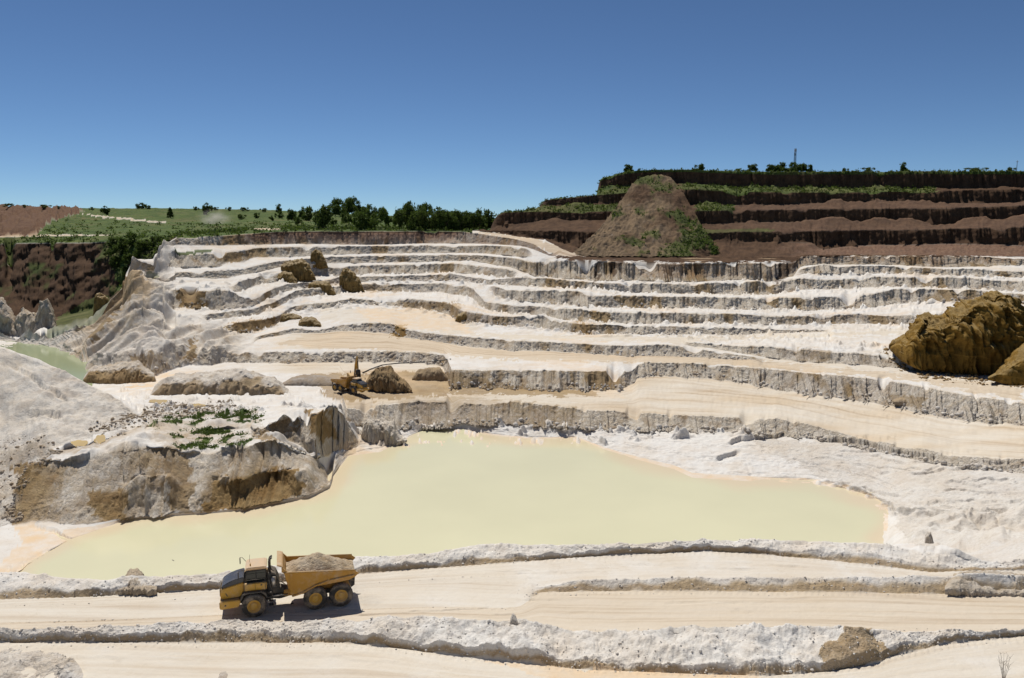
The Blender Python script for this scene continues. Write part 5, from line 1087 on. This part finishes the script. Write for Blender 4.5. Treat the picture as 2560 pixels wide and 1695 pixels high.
def glass_mat():
    m, nt, b = new_mat('tinted_glass'); b.inputs['Base Color'].default_value = (0.012, 0.018, 0.016, 1); b.inputs['Roughness'].default_value = .06; b.inputs['Specular IOR Level'].default_value = .6
    return m
M_GLASS = glass_mat()
def lamp_mat():
    m, nt, b = new_mat('lamp_glass'); b.inputs['Base Color'].default_value = (.7, .7, .66, 1); b.inputs['Roughness'].default_value = .15
    return m
M_LAMP = lamp_mat()
def boxm(name, x0, x1, y0, y1, z0, z1, bev=.03):
    bm = bmesh.new(); r = bmesh.ops.create_cube(bm, size=1)
    for v in bm.verts: v.co = Vector(((x0 + x1) / 2 + v.co.x * (x1 - x0), (y0 + y1) / 2 + v.co.y * (y1 - y0), (z0 + z1) / 2 + v.co.z * (z1 - z0)))
    if bev: bmesh.ops.bevel(bm, geom=list(bm.edges), offset=bev, segments=2, affect='EDGES')
    return bm_mesh(name, bm)
def prismm(name, poly, y0, y1, bev=.03, taper=None):
    """side outline in (x, z) pushed from y0 to y1"""
    bm = bmesh.new(); A = [bm.verts.new((x, y0, z)) for x, z in poly]; B = [bm.verts.new((x, y1, z)) for x, z in poly]
    n = len(poly); bm.faces.new(A); bm.faces.new(B[::-1])
    for i in range(n): bm.faces.new((A[i], B[i], B[(i + 1) % n], A[(i + 1) % n]))
    if taper:
        for v in bm.verts: v.co.y *= taper(v.co.x, v.co.z)
    bmesh.ops.recalc_face_normals(bm, faces=bm.faces)
    if bev: bmesh.ops.bevel(bm, geom=list(bm.edges), offset=bev, segments=2, affect='EDGES')
    return bm_mesh(name, bm)
def tubem(name, pts, r, n=8):
    bm = bmesh.new(); tube(bm, pts, [r] * len(pts) if not isinstance(r, list) else r, n); return bm_mesh(name, bm, True)
def lathe(name, prof, cx, cy, cz, n=36, smooth_=True, lugs=None):
    """profile of (radius, y) around the y axis"""
    bm = bmesh.new(); R = []
    for k in range(n):
        a = 2 * math.pi * k / n
        R.append([bm.verts.new((cx + r * math.cos(a), cy + y, cz + r * math.sin(a))) for r, y in prof])
    for k in range(n):
        for i in range(len(prof) - 1): bm.faces.new((R[k][i], R[(k + 1) % n][i], R[(k + 1) % n][i + 1], R[k][i + 1]))
    return bm_mesh(name, bm, smooth_)
def add(name, me, mat, parent):
    return link(name, me, mat, parent)
def wheel(parent, x, side, r=.93, w=.74, yc=1.34):
    s = side; y = yc * s
    prof = [(.52, -.30), (.60, -.36), (.80, -.37), (.90, -.30), (r, -.22), (r, .22), (.90, .30), (.80, .37), (.60, .36), (.52, .30), (.50, .2), (.50, -.2), (.52, -.30)]
    t = lathe('tyre', prof, x, y, r, 40)
    # tread lugs
    bm = bmesh.new(); bm.from_mesh(t)
    for k in range(22):
        for h in (-1, 1):
            a0 = 2 * math.pi * (k + (.5 if h > 0 else 0)) / 22; da = .07
            vs = []
            for rr in (r - .02, r + .035):
                for (aa, yy) in ((a0 - da, h * .03), (a0 + da, h * .03), (a0 + da + .08, h * .33), (a0 - da + .08, h * .33)):
                    q = rr if abs(yy) < .2 else rr - .07
                    vs.append(bm.verts.new((x + q * math.cos(aa), y + yy, r + q * math.sin(aa))))
            for f in ((4, 5, 6, 7), (0, 1, 5, 4), (1, 2, 6, 5), (2, 3, 7, 6), (3, 0, 4, 7)): bm.faces.new([vs[i] for i in f])
    me = bm_mesh('tyre', bm)
    e = add('wheel', me, M_TYRE, parent)
    rim = add('rim', lathe('rim', [(.52, s * .30), (.47, s * .31), (.44, s * .20), (.30, s * .14), (.28, s * .24), (.18, s * .26), (.0, s * .26)], x, y, r, 32), M_RIM, e)
    return e
def haul_truck(loc, heading, label, loaded):
    root = empty('haul_truck', loc, (0, 0, heading)); tag(root, label, 'truck')
    X = lambda a: 5.5 - a                                       # a = metres behind the front bumper
    pl = lambda P: [(X(a), z) for a, z in P]
    hood = add('hood', prismm('hood', pl([(.22, 1.55), (.06, 1.75), (.08, 2.2), (.14, 2.38), (1.86, 2.78), (1.86, 1.85), (1.5, 1.6)]), -1.05, 1.05, .05), M_YEL, root)
    add('hood_top', prismm('hood_top', pl([(.12, 2.36), (.22, 2.60), (.75, 2.90), (1.3, 3.08), (1.88, 3.18), (1.88, 2.74)]), -.98, .98, .06), M_HOODT, root)
    for k in range(2):
        for s in (-1, 1):
            add('vent_slot', prismm('vent_slot', pl([(.45 + k * .28, 2.02), (.52 + k * .28, 2.02), (.66 + k * .28, 1.76), (.58 + k * .28, 1.76)]), s * 1.045, s * 1.065, 0), M_DARK, hood)
    add('air_intake', lathe('air_intake', [(.0, 0), (.13, 0), (.15, .05), (.15, .1)], 0, 0, 0, 16), M_DARK, hood)
    hood.children[-1].rotation_euler = (math.pi / 2, 0, 0); hood.children[-1].location = (X(1.1), .45, 3.18)
    gr = add('grille', boxm('grille', X(.055), X(.02), -.8, .8, 1.75, 2.3, 0), M_DARK, hood)
    bp = add('bumper', prismm('bumper', pl([(0.0, .98), (.02, 1.48), (.2, 1.54), (1.55, 1.54), (1.62, 1.40), (1.45, .95), (.12, .86)]), -1.48, 1.48, .05), M_YEL, root)
    for s in (-1, 1):
        add('headlight', boxm('headlight', X(.03), X(-.03), s * 1.05 - .18, s * 1.05 + .18, 1.22, 1.40, .02), M_LAMP, bp)
        add('tie_down', tubem('tie_down', [(X(.45), s * 1.475, 1.2), (X(.45), s * 1.495, 1.2)], .07, 10), M_DARK, bp)
    # fenders, platform and steps
    for s in (-1, 1):
        fn = add('fender', prismm('fender', pl([(1.55, 1.55), (1.75, 1.98), (2.1, 2.12), (3.2, 2.12), (3.55, 1.9), (3.7, 1.5), (3.6, 1.5), (3.42, 1.82), (3.15, 2.0), (2.15, 2.0), (1.85, 1.88), (1.66, 1.5)]), s * 1.0, s * 1.62, .02), M_DARK, root)
        sp_ = add('side_panel', boxm('side_panel', X(3.62), X(1.9), s * 1.08, s * 1.38, 2.14, 2.72, .04), M_YEL, root)
        add('panel_seam', boxm('panel_seam', X(2.76), X(2.73), s * 1.375, s * 1.39, 2.18, 2.68, 0), M_DARK, sp_)
        add('panel_latch', boxm('panel_latch', X(3.28), X(3.16), s * 1.375, s * 1.395, 2.5, 2.62, 0), M_DARK, sp_)
        st = add('steps', boxm('steps', X(4.1), X(3.75), s * 1.15, s * 1.55, .75, .82, .01), M_DARK, root)
        for z in (1.1, 1.5, 1.85): add('step', boxm('step', X(4.05), X(3.72), s * 1.15, s * 1.52, z, z + .05, .01), M_DARK, st)
        add('step_rail', tubem('step_rail', [(X(4.12), s * 1.53, .7), (X(4.0), s * 1.53, 1.9), (X(3.8), s * 1.45, 2.9)], .025), M_DARK, st)
        add('handrail', tubem('handrail', [(X(1.95), s * 1.5, 2.14), (X(1.95), s * 1.5, 3.05), (X(2.5), s * 1.5, 3.1), (X(3.5), s * 1.5, 3.1), (X(3.55), s * 1.5, 2.14)], .022), M_DARK, root)
    # cab
    cab = add('cab', prismm('cab', pl([(1.84, 2.0), (1.90, 2.85), (2.12, 3.62), (3.58, 3.66), (3.62, 2.0)]), -.86, .86, .05), M_DARK, root)
    for s in (-1, 1):
        add('side_window', prismm('side_window', pl([(1.98, 2.82), (2.20, 3.52), (2.78, 3.54), (2.78, 2.72), (2.05, 2.72)]), s * .862, s * .875, 0), M_GLASS, cab)
        add('side_window', prismm('side_window', pl([(2.86, 2.72), (2.86, 3.54), (3.50, 3.56), (3.52, 2.72)]), s * .862, s * .875, 0), M_GLASS, cab)
        add('door_handle', boxm('door_handle', X(3.4), X(3.25), s * .87, s * .90, 2.58, 2.63, 0), M_CHROME, cab)
    ws = add('windscreen', prismm('windscreen', pl([(1.845, 2.72), (1.86, 2.72), (2.10, 3.52), (2.08, 3.52)]), -.74, .74, 0), M_GLASS, cab)
    rf = add('roof', prismm('roof', pl([(1.98, 3.66), (2.02, 3.80), (2.2, 3.88), (3.5, 3.88), (3.66, 3.80), (3.68, 3.66)]), -.95, .95, .06), M_ROOF, cab)
    for s in (-1, 1):
        add('mirror', boxm('mirror', X(1.55), X(1.48), s * 1.45 - .12, s * 1.45 + .12, 3.35, 3.85, .02), M_DARK, root)
        add('mirror_arm', tubem('mirror_arm', [(X(2.0), s * .9, 3.72), (X(1.7), s * 1.35, 3.9), (X(1.52), s * 1.45, 3.88), (X(1.52), s * 1.45, 3.3)], .022), M_DARK, root)
    add('beacon', tubem('beacon', [(X(2.4), .5, 3.87), (X(2.4), .5, 4.05)], .05), M_YEL, root)
    add('antenna', tubem('antenna', [(X(2.3), -.3, 3.87), (X(2.35), -.3, 4.5)], .012), M_DARK, root)
    # exhaust and equipment behind the cab
    eq = add('engine_stack', prismm('engine_stack', pl([(3.66, 1.5), (3.66, 3.1), (3.9, 3.25), (4.3, 3.05), (4.55, 2.4), (4.6, 1.4)]), -.75, .75, .05), M_DARK, root)
    for s, dz in ((-.35, 0), (.35, .12)):
        add('exhaust', tubem('exhaust', [(X(3.85), s, 2.9), (X(3.85), s, 3.9 + dz), (X(3.92), s, 4.1 + dz), (X(4.05), s, 4.2 + dz)], [.10, .10, .09, .08], 12), M_DARK, eq)
    add('filter_canister', tubem('filter_canister', [(X(3.95), -.95, 2.2), (X(3.95), -.95, 2.95)], .2, 16), M_CHROME, eq)
    add('filter_canister', tubem('filter_canister', [(X(4.15), .95, 2.1), (X(4.15), .95, 2.9)], .2, 16), M_CHROME, eq)
    # chassis
    add('front_frame', prismm('front_frame', pl([(.6, .95), (.6, 1.6), (4.2, 1.75), (4.3, .95), (3.6, .8), (1.2, .8)]), -.55, .55, .04), M_DARK, root)
    add('hitch', prismm('hitch', pl([(4.0, .85), (4.0, 1.6), (4.6, 1.75), (5.3, 1.45), (5.3, .9), (4.6, .75)]), -.42, .42, .05), M_DARK, root)
    for s in (-1, 1):
        add('steering_cylinder', tubem('steering_cylinder', [(X(3.5), s * .62, 1.15), (X(4.4), s * .66, 1.2), (X(5.2), s * .6, 1.15)], [.09, .09, .05], 12), M_CHROME, root)
    add('hoses', tubem('hoses', [(X(4.35), -.5, 2.0), (X(4.75), -.62, 1.75), (X(5.05), -.58, 1.45), (X(5.4), -.5, 1.35)], .05), M_CHROME, root)
    add('rear_frame', prismm('rear_frame', pl([(4.9, .98), (4.9, 1.5), (6.3, 1.62), (10.2, 1.75), (10.4, 1.45), (10.2, 1.15), (6.0, .95)]), -.55, .55, .04), M_YELB, root)
    for a in (2.6, 7.36, 9.4):
        add('axle', tubem('axle', [(X(a), -1.2, .93), (X(a), -.4, .93), (X(a), 0, .95), (X(a), .4, .93), (X(a), 1.2, .93)], [.2, .2, .34, .2, .2], 14), M_DARK, root)
        for s in (-1, 1): wheel(root, X(a), s)
    for s in (-1, 1):
        add('suspension_beam', prismm('suspension_beam', pl([(7.2, .75), (7.2, 1.05), (8.38, 1.3), (9.6, 1.05), (9.6, .75), (8.38, .95)]), s * .68, s * .86, .03), M_DARK, root)
        add('hoist_cylinder', tubem('hoist_cylinder', [(X(6.0), s * .78, 1.15), (X(7.6), s * 1.0, 2.05)], .1, 12), M_DARK, root)
    # dump body: plates
    out = [(4.98, 3.42), (7.5, 3.24), (10.55, 2.98), (10.86, 2.72), (10.55, 2.42), (10.05, 2.18), (8.4, 2.02), (7.3, 1.92), (6.35, 1.42), (5.55, 1.24), (5.3, 1.9)]
    tp = lambda x, z: 1.0 if z > 2.6 else .80 + .2 * max(0, (z - 1.2)) / 1.4
    body = add('dump_body', prismm('dump_body', pl([(5.3, 1.9), (5.55, 1.24), (6.35, 1.42), (7.3, 1.92), (8.4, 2.02), (10.05, 2.18), (10.55, 2.42), (10.45, 2.55), (9.0, 2.3), (7.2, 2.2), (6.2, 1.75), (5.7, 1.6), (5.4, 2.2)]), -1.30, 1.30, .02), M_YELB, root)
    for s in (-1, 1):
        me = prismm('side_wall', pl(out), s * 1.56, s * 1.64, 0, tp); add('side_wall', me, M_YELB, body)
        add('top_rail', tubem('top_rail', [(X(4.95), s * 1.63, 3.43), (X(7.5), s * 1.65, 3.25), (X(10.56), s * 1.63, 2.99)], .08, 8), M_YELB, body)
        add('lower_rail', tubem('lower_rail', [(X(5.55), s * 1.36, 1.28), (X(6.4), s * 1.42, 1.50), (X(7.35), s * 1.56, 2.02), (X(8.4), s * 1.60, 2.34), (X(10.5), s * 1.64, 2.62)], .085, 8), M_YELB, body)
        for a, z0, z1 in ((5.42, 1.6, 3.36), (8.35, 2.1, 3.16)):
            add('wall_rib', prismm('wall_rib', pl([(a, z0), (a + .05, z1), (a + .22, z1), (a + .2, z0)]), s * 1.60, s * 1.72, 0, tp), M_YELB, body)
        add('tail_flap', prismm('tail_flap', pl([(10.0, 2.16), (10.55, 2.4), (10.5, 1.7), (10.2, 1.5)]), s * 1.45, s * 1.5, 0), M_TYRE, body)
    add('front_wall', prismm('front_wall', pl([(4.98, 3.42), (4.80, 3.95), (4.88, 3.97), (5.08, 3.4), (5.62, 1.62), (5.45, 1.6)]), -1.62, 1.62, .02, lambda x, z: 1.0 if z > 2.6 else .84), M_YELB, body)
    add('spill_guard', prismm('spill_guard', pl([(4.80, 3.90), (4.45, 4.02), (4.45, 4.10), (4.82, 4.02)]), -1.55, 1.55, .02), M_YELB, body)
    for s in (-1, 1): add('corner_guard', prismm('corner_guard', pl([(4.8, 3.95), (5.3, 3.42), (4.98, 3.40), (4.8, 3.5)]), s * 1.5, s * 1.62, 0), M_YELB, body)
    add('bed_floor', prismm('bed_floor', pl([(5.55, 1.66), (6.2, 1.80), (7.2, 2.24), (10.5, 2.60), (10.5, 2.64), (7.2, 2.30), (6.2, 1.88), (5.55, 1.74)]), -1.5, 1.5, 0, lambda x, z: .88 + .12 * min(1, (z - 1.6))), M_BED, body)
    if loaded:
        ns, nr = 60, 30; u = np.linspace(0, 1, ns)[None, :]; w = np.linspace(-1, 1, nr)[:, None]
        a = 5.15 + u * 5.45; edge_ = 3.36 - (a - 5) * .075
        hump = np.clip(1 - np.abs(u - .46) / .54, 0, 1) ** .75 * (1 - np.abs(w) ** 1.7)
        z = edge_ - .32 + hump * 1.32
        xl = 5.5 - a + 0 * z; yl = w * 1.56 + 0 * z
        z = z + fbm(xl * 2.2, yl * 2.2, 4, 801) * .10 * (hump > .02)
        Vv = np.stack([xl, yl, z], -1)
        A = np.zeros(z.shape + (4,), np.float32); A[:] = (.5, 0, 0, .9); B = np.zeros(z.shape + (4,), np.float32); B[:] = (0, 0, .9, 0)
        ld = link('clay_load', grid_mesh('clay_load', Vv, dict(zone=A, zone2=B, flow=Vv)), M_TERR)
        ld.location = loc; ld.rotation_euler = (0, 0, heading); tag(ld, 'heaped load of tan clay in the near truck body', 'load')
    return root
c1 = Pz(720, 1526, 16.45)
hd = math.atan2(-.285, -1.0)
tr1 = haul_truck((c1.x, c1.y + 1.2, 16.43), hd, 'loaded yellow articulated haul truck driving along the haul road', True)
c2 = ground(873, 981, 190, 225)
tr2 = haul_truck((c2.x, c2.y + 1.0, c2.z - .05), math.radians(-36), 'yellow articulated haul truck parked in front of the excavator', False)
print('truck2', c2)

# ---- excavator
ex = ground(886, 957, 205, 240); print('excavator', ex)
er = empty('excavator', (ex.x, ex.y, ex.z - .05), (0, 0, math.radians(-66))); tag(er, 'yellow crawler excavator with raised boom behind the parked truck', 'excavator')
for s in (-1, 1):
    bm = bmesh.new(); pr = []
    for k in range(12): a = math.pi / 2 + math.pi * k / 11; pr.append((-1.75 + .5 * math.cos(a), .5 + .5 * math.sin(a)))
    for k in range(12): a = -math.pi / 2 + math.pi * k / 11; pr.append((1.75 + .5 * math.cos(a), .5 + .5 * math.sin(a)))
    bm.free(); tk = add('track', prismm('track', pr, s * 1.05, s * 1.65, .02), M_TYRE, er)
    for k in range(26):
        x = -1.75 + 3.5 * k / 25
        for z in (1.0,): add('track_shoe', boxm('track_shoe', x - .05, x + .05, min(s * 1.04, s * 1.66), max(s * 1.04, s * 1.66), z - .02, z + .04, 0), M_DARK, tk)
    for k in range(5): add('roller', tubem('roller', [(-1.4 + .7 * k, s * 1.64, .32), (-1.4 + .7 * k, s * 1.69, .32)], .18, 12), M_DARK, tk)
add('undercarriage', boxm('undercarriage', -1.2, 1.2, -1.0, 1.0, .45, 1.05, .05), M_DARK, er)
hs_ = add('house', prismm('house', [(-2.6, 1.25), (-2.75, 1.6), (-2.7, 2.45), (-1.0, 2.55), (.9, 2.2), (1.1, 2.0), (1.1, 1.25)], -1.4, 1.4, .06), M_YEL, er)
add('counterweight', prismm('counterweight', [(-2.75, 1.3), (-3.1, 1.5), (-3.1, 2.2), (-2.7, 2.4), (-2.4, 2.4), (-2.4, 1.3)], -1.38, 1.38, .08), M_DARK, er)
ecab = add('cab', prismm('cab', [(.1, 1.3), (.1, 3.0), (1.2, 3.0), (1.6, 2.3), (1.6, 1.3)], .45, 1.38, .05), M_DARK, er)
add('window', prismm('window', [(.25, 2.05), (.25, 2.85), (1.12, 2.85), (1.45, 2.25), (1.45, 2.05)], 1.385, 1.395, 0), M_GLASS, ecab)
add('windscreen', prismm('windscreen', [(1.23, 2.92), (1.61, 2.28), (1.62, 2.28), (1.25, 2.93)], .55, 1.28, 0), M_GLASS, ecab)
add('roof', boxm('roof', .05, 1.25, .42, 1.41, 3.0, 3.08, .02), M_ROOF, ecab)
add('exhaust', tubem('exhaust', [(-1.6, -.7, 2.5), (-1.6, -.7, 3.2)], .09), M_DARK, hs_)
boom = add('boom', prismm('boom', [(.75, 1.75), (1.15, 1.7), (1.7, 3.6), (2.3, 5.2), (3.9, 7.1), (3.8, 7.35), (3.55, 7.3), (1.75, 5.5), (1.1, 3.7)], -.28, .28, .03), M_YEL, er)
stick = add('stick', prismm('stick', [(3.3, 7.7), (3.6, 7.85), (4.0, 7.3), (4.4, 4.2), (4.15, 4.1), (3.6, 6.9)], -.2, .2, .03), M_YEL, er)
bk = add('bucket', prismm('bucket', [(4.05, 4.35), (4.5, 4.3), (4.75, 3.7), (4.5, 3.0), (3.7, 2.85), (3.2, 3.2), (3.4, 3.3), (3.85, 3.2), (4.2, 3.6)], -.6, .6, .03), M_DARK, er)
for k in range(5): add('bucket_tooth', prismm('bucket_tooth', [(3.25, 3.18), (3.25, 3.3), (3.0, 3.3)], -.55 + .25 * k, -.45 + .25 * k, 0), M_CHROME, bk)
for s in (-1, 1): add('boom_cylinder', tubem('boom_cylinder', [(1.2, s * .42, 1.6), (1.75, s * .40, 2.9), (2.2, s * .36, 4.4)], [.11, .11, .06], 12), M_DARK, er)
add('stick_cylinder', tubem('stick_cylinder', [(2.0, 0, 5.8), (2.8, 0, 7.0), (3.4, 0, 7.7)], [.11, .11, .06], 12), M_DARK, er)
add('bucket_cylinder', tubem('bucket_cylinder', [(3.95, 0, 7.1), (4.5, 0, 5.6), (4.62, 0, 4.4)], [.09, .09, .05], 12), M_DARK, er)

# ---------------------------------------------------------------- mast, pole, pipe, dry shrub
M_STEEL = plain('galvanised_steel', (0.10, 0.11, 0.12), .6, .3, .4, .3)
d, v = hilltop(1986); p = P3(1986, v, d + 14); H = 64 * d / F
ms = empty('lattice_mast', (p.x, p.y, p.z - .6)); tag(ms, 'slender steel lattice radio mast rising behind the hilltop grove', 'mast')
for sx, sy in ((-1, -1), (1, -1), (1, 1), (-1, 1)):
    add('leg', tubem('leg', [(sx * .55, sy * .55, 0), (sx * .35, sy * .35, H)], .09, 6), M_STEEL, ms)
bm = bmesh.new(); n = 13
for k in range(n):
    z0, z1 = H * k / n, H * (k + 1) / n; a, b = .55 - .2 * k / n, .55 - .2 * (k + 1) / n
    for (x0, y0), (x1, y1) in (((-1, -1), (1, -1)), ((1, -1), (1, 1)), ((1, 1), (-1, 1)), ((-1, 1), (-1, -1))):
        tube(bm, [(x0 * a, y0 * a, z0), (x1 * b, y1 * b, z1)], [.04, .04], 4); tube(bm, [(x0 * b, y0 * b, z1), (x1 * b, y1 * b, z1)], [.04, .04], 4)
add('lattice_bracing', bm_mesh('lattice_bracing', bm), M_STEEL, ms)
for k, (z, a) in enumerate(((.93, 0), (.93, 2.1), (.93, 4.2), (.78, 1.0), (.78, 3.4))):
    add('antenna', boxm('antenna', .55 * math.cos(a) - .12, .55 * math.cos(a) + .12, .55 * math.sin(a) - .12, .55 * math.sin(a) + .12, H * z - .7, H * z + .6, .02), M_STEEL, ms)
d, v = hilltop(2541); p = P3(2541, v, d + 3); H = 33 * d / F
po = empty('utility_pole', (p.x, p.y, p.z - .5)); tag(po, 'single dark utility pole on the hilltop edge', 'pole')
add('shaft', tubem('shaft', [(0, 0, 0), (0, 0, H)], [.17, .12], 8), M_STEEL, po)
ca = add('crossarm', boxm('crossarm', -.6, .6, -.06, .06, H - .9, H - .75, .01), M_STEEL, po)
for x in (-.5, 0, .5): add('insulator', tubem('insulator', [(x, 0, H - .75), (x, 0, H - .5)], .06, 6), M_LAMP, ca)
M_HOSE = plain('black_pipe', (0.03, 0.03, 0.032), .5, 0, .4, .3)
pts = []
for x, vv in ((905, 933), (925, 924), (955, 914), (985, 910), (1020, 908), (1060, 906), (1100, 903), (1125, 899)):
    g0 = ground(x, vv, 190, 262); pts.append(g0 + Vector((0, 0, .16)))
tag(link('drain_pipe', tubem('drain_pipe', pts, .15, 8), M_HOSE), 'long black drain pipe lying across the white bench', 'pipe')
# dry twiggy shrub near the camera
M_TWIG = plain('dry_twig', (0.13, 0.10, 0.075), .9)
b0 = Pz(2508, 1712, 16.4); sr = empty('dry_shrub', (b0.x, b0.y, 16.38)); tag(sr, 'bare dry twiggy shrub beside the lower haul road', 'shrub')
rr = random.Random(5); 
for k in range(9):
    bm = bmesh.new(); a = rr.uniform(0, 6.28); L = rr.uniform(1.0, 2.2); le = rr.uniform(.12, .55)
    q = [Vector((0, 0, -.05)), Vector((le * .3 * math.cos(a), le * .3 * math.sin(a), L * .4)), Vector((le * math.cos(a), le * math.sin(a), L))]
    tube(bm, q, [.018, .013, .005], 5)
    for j in range(5):
        t = rr.uniform(.35, .95); o = q[1] * (1 - t) + q[2] * t; b = rr.uniform(0, 6.28); l2 = rr.uniform(.2, .5)
        tube(bm, [o, o + Vector((l2 * .6 * math.cos(b), l2 * .6 * math.sin(b), l2 * .7))], [.007, .003], 4)
    add('twig', bm_mesh('twig', bm), M_TWIG, sr)

# ---------------------------------------------------------------- dust
def dust(name, label, c, r, dens, seed):
    bm = bmesh.new(); bmesh.ops.create_icosphere(bm, subdivisions=3, radius=1)
    me = bm_mesh(name, bm); o = link(name, me); o.location = c; o.scale = r
    m = bpy.data.materials.new(name); m.use_nodes = True; nt = m.node_tree; nt.nodes.clear(); N = NB(nt)
    out = N.n('ShaderNodeOutputMaterial'); pv = N.n('ShaderNodeVolumePrincipled'); N.l(pv.outputs[0], out.inputs['Volume'])
    pv.inputs['Color'].default_value = (.9, .84, .76, 1); pv.inputs['Anisotropy'].default_value = .2
    tc = N.n('ShaderNodeTexCoord'); ln = N.n('ShaderNodeVectorMath', operation='LENGTH'); N.l(tc.outputs['Object'], ln.inputs[0])
    fall = N.ramp(ln.outputs['Value'], 1.0, .15); n = N.ramp(N.noise(tc.outputs['Object'], 2.2 + seed * .1, 4, .6), .38, .7)
    N.l(N.math('MULTIPLY', N.math('MULTIPLY', fall, N.math('MULTIPLY', fall, n)), dens), pv.inputs['Density'])
    me.materials.append(m)
    return tag(o, label, 'dust', kind='stuff')
g0 = ground(535, 560, 420, 900); dust('dust_cloud', 'pale dust plume drifting over the green plateau', g0 + Vector((0, 0, 4)), (17, 11, 9), .26, 1)
g1 = Pz(893, 1505, 16.5); dust('dust_cloud', 'thin dust trailing behind the loaded truck', g1 + Vector((.3, .9, .9)), (2.6, 1.9, 2.0), .35, 2)
#@@END
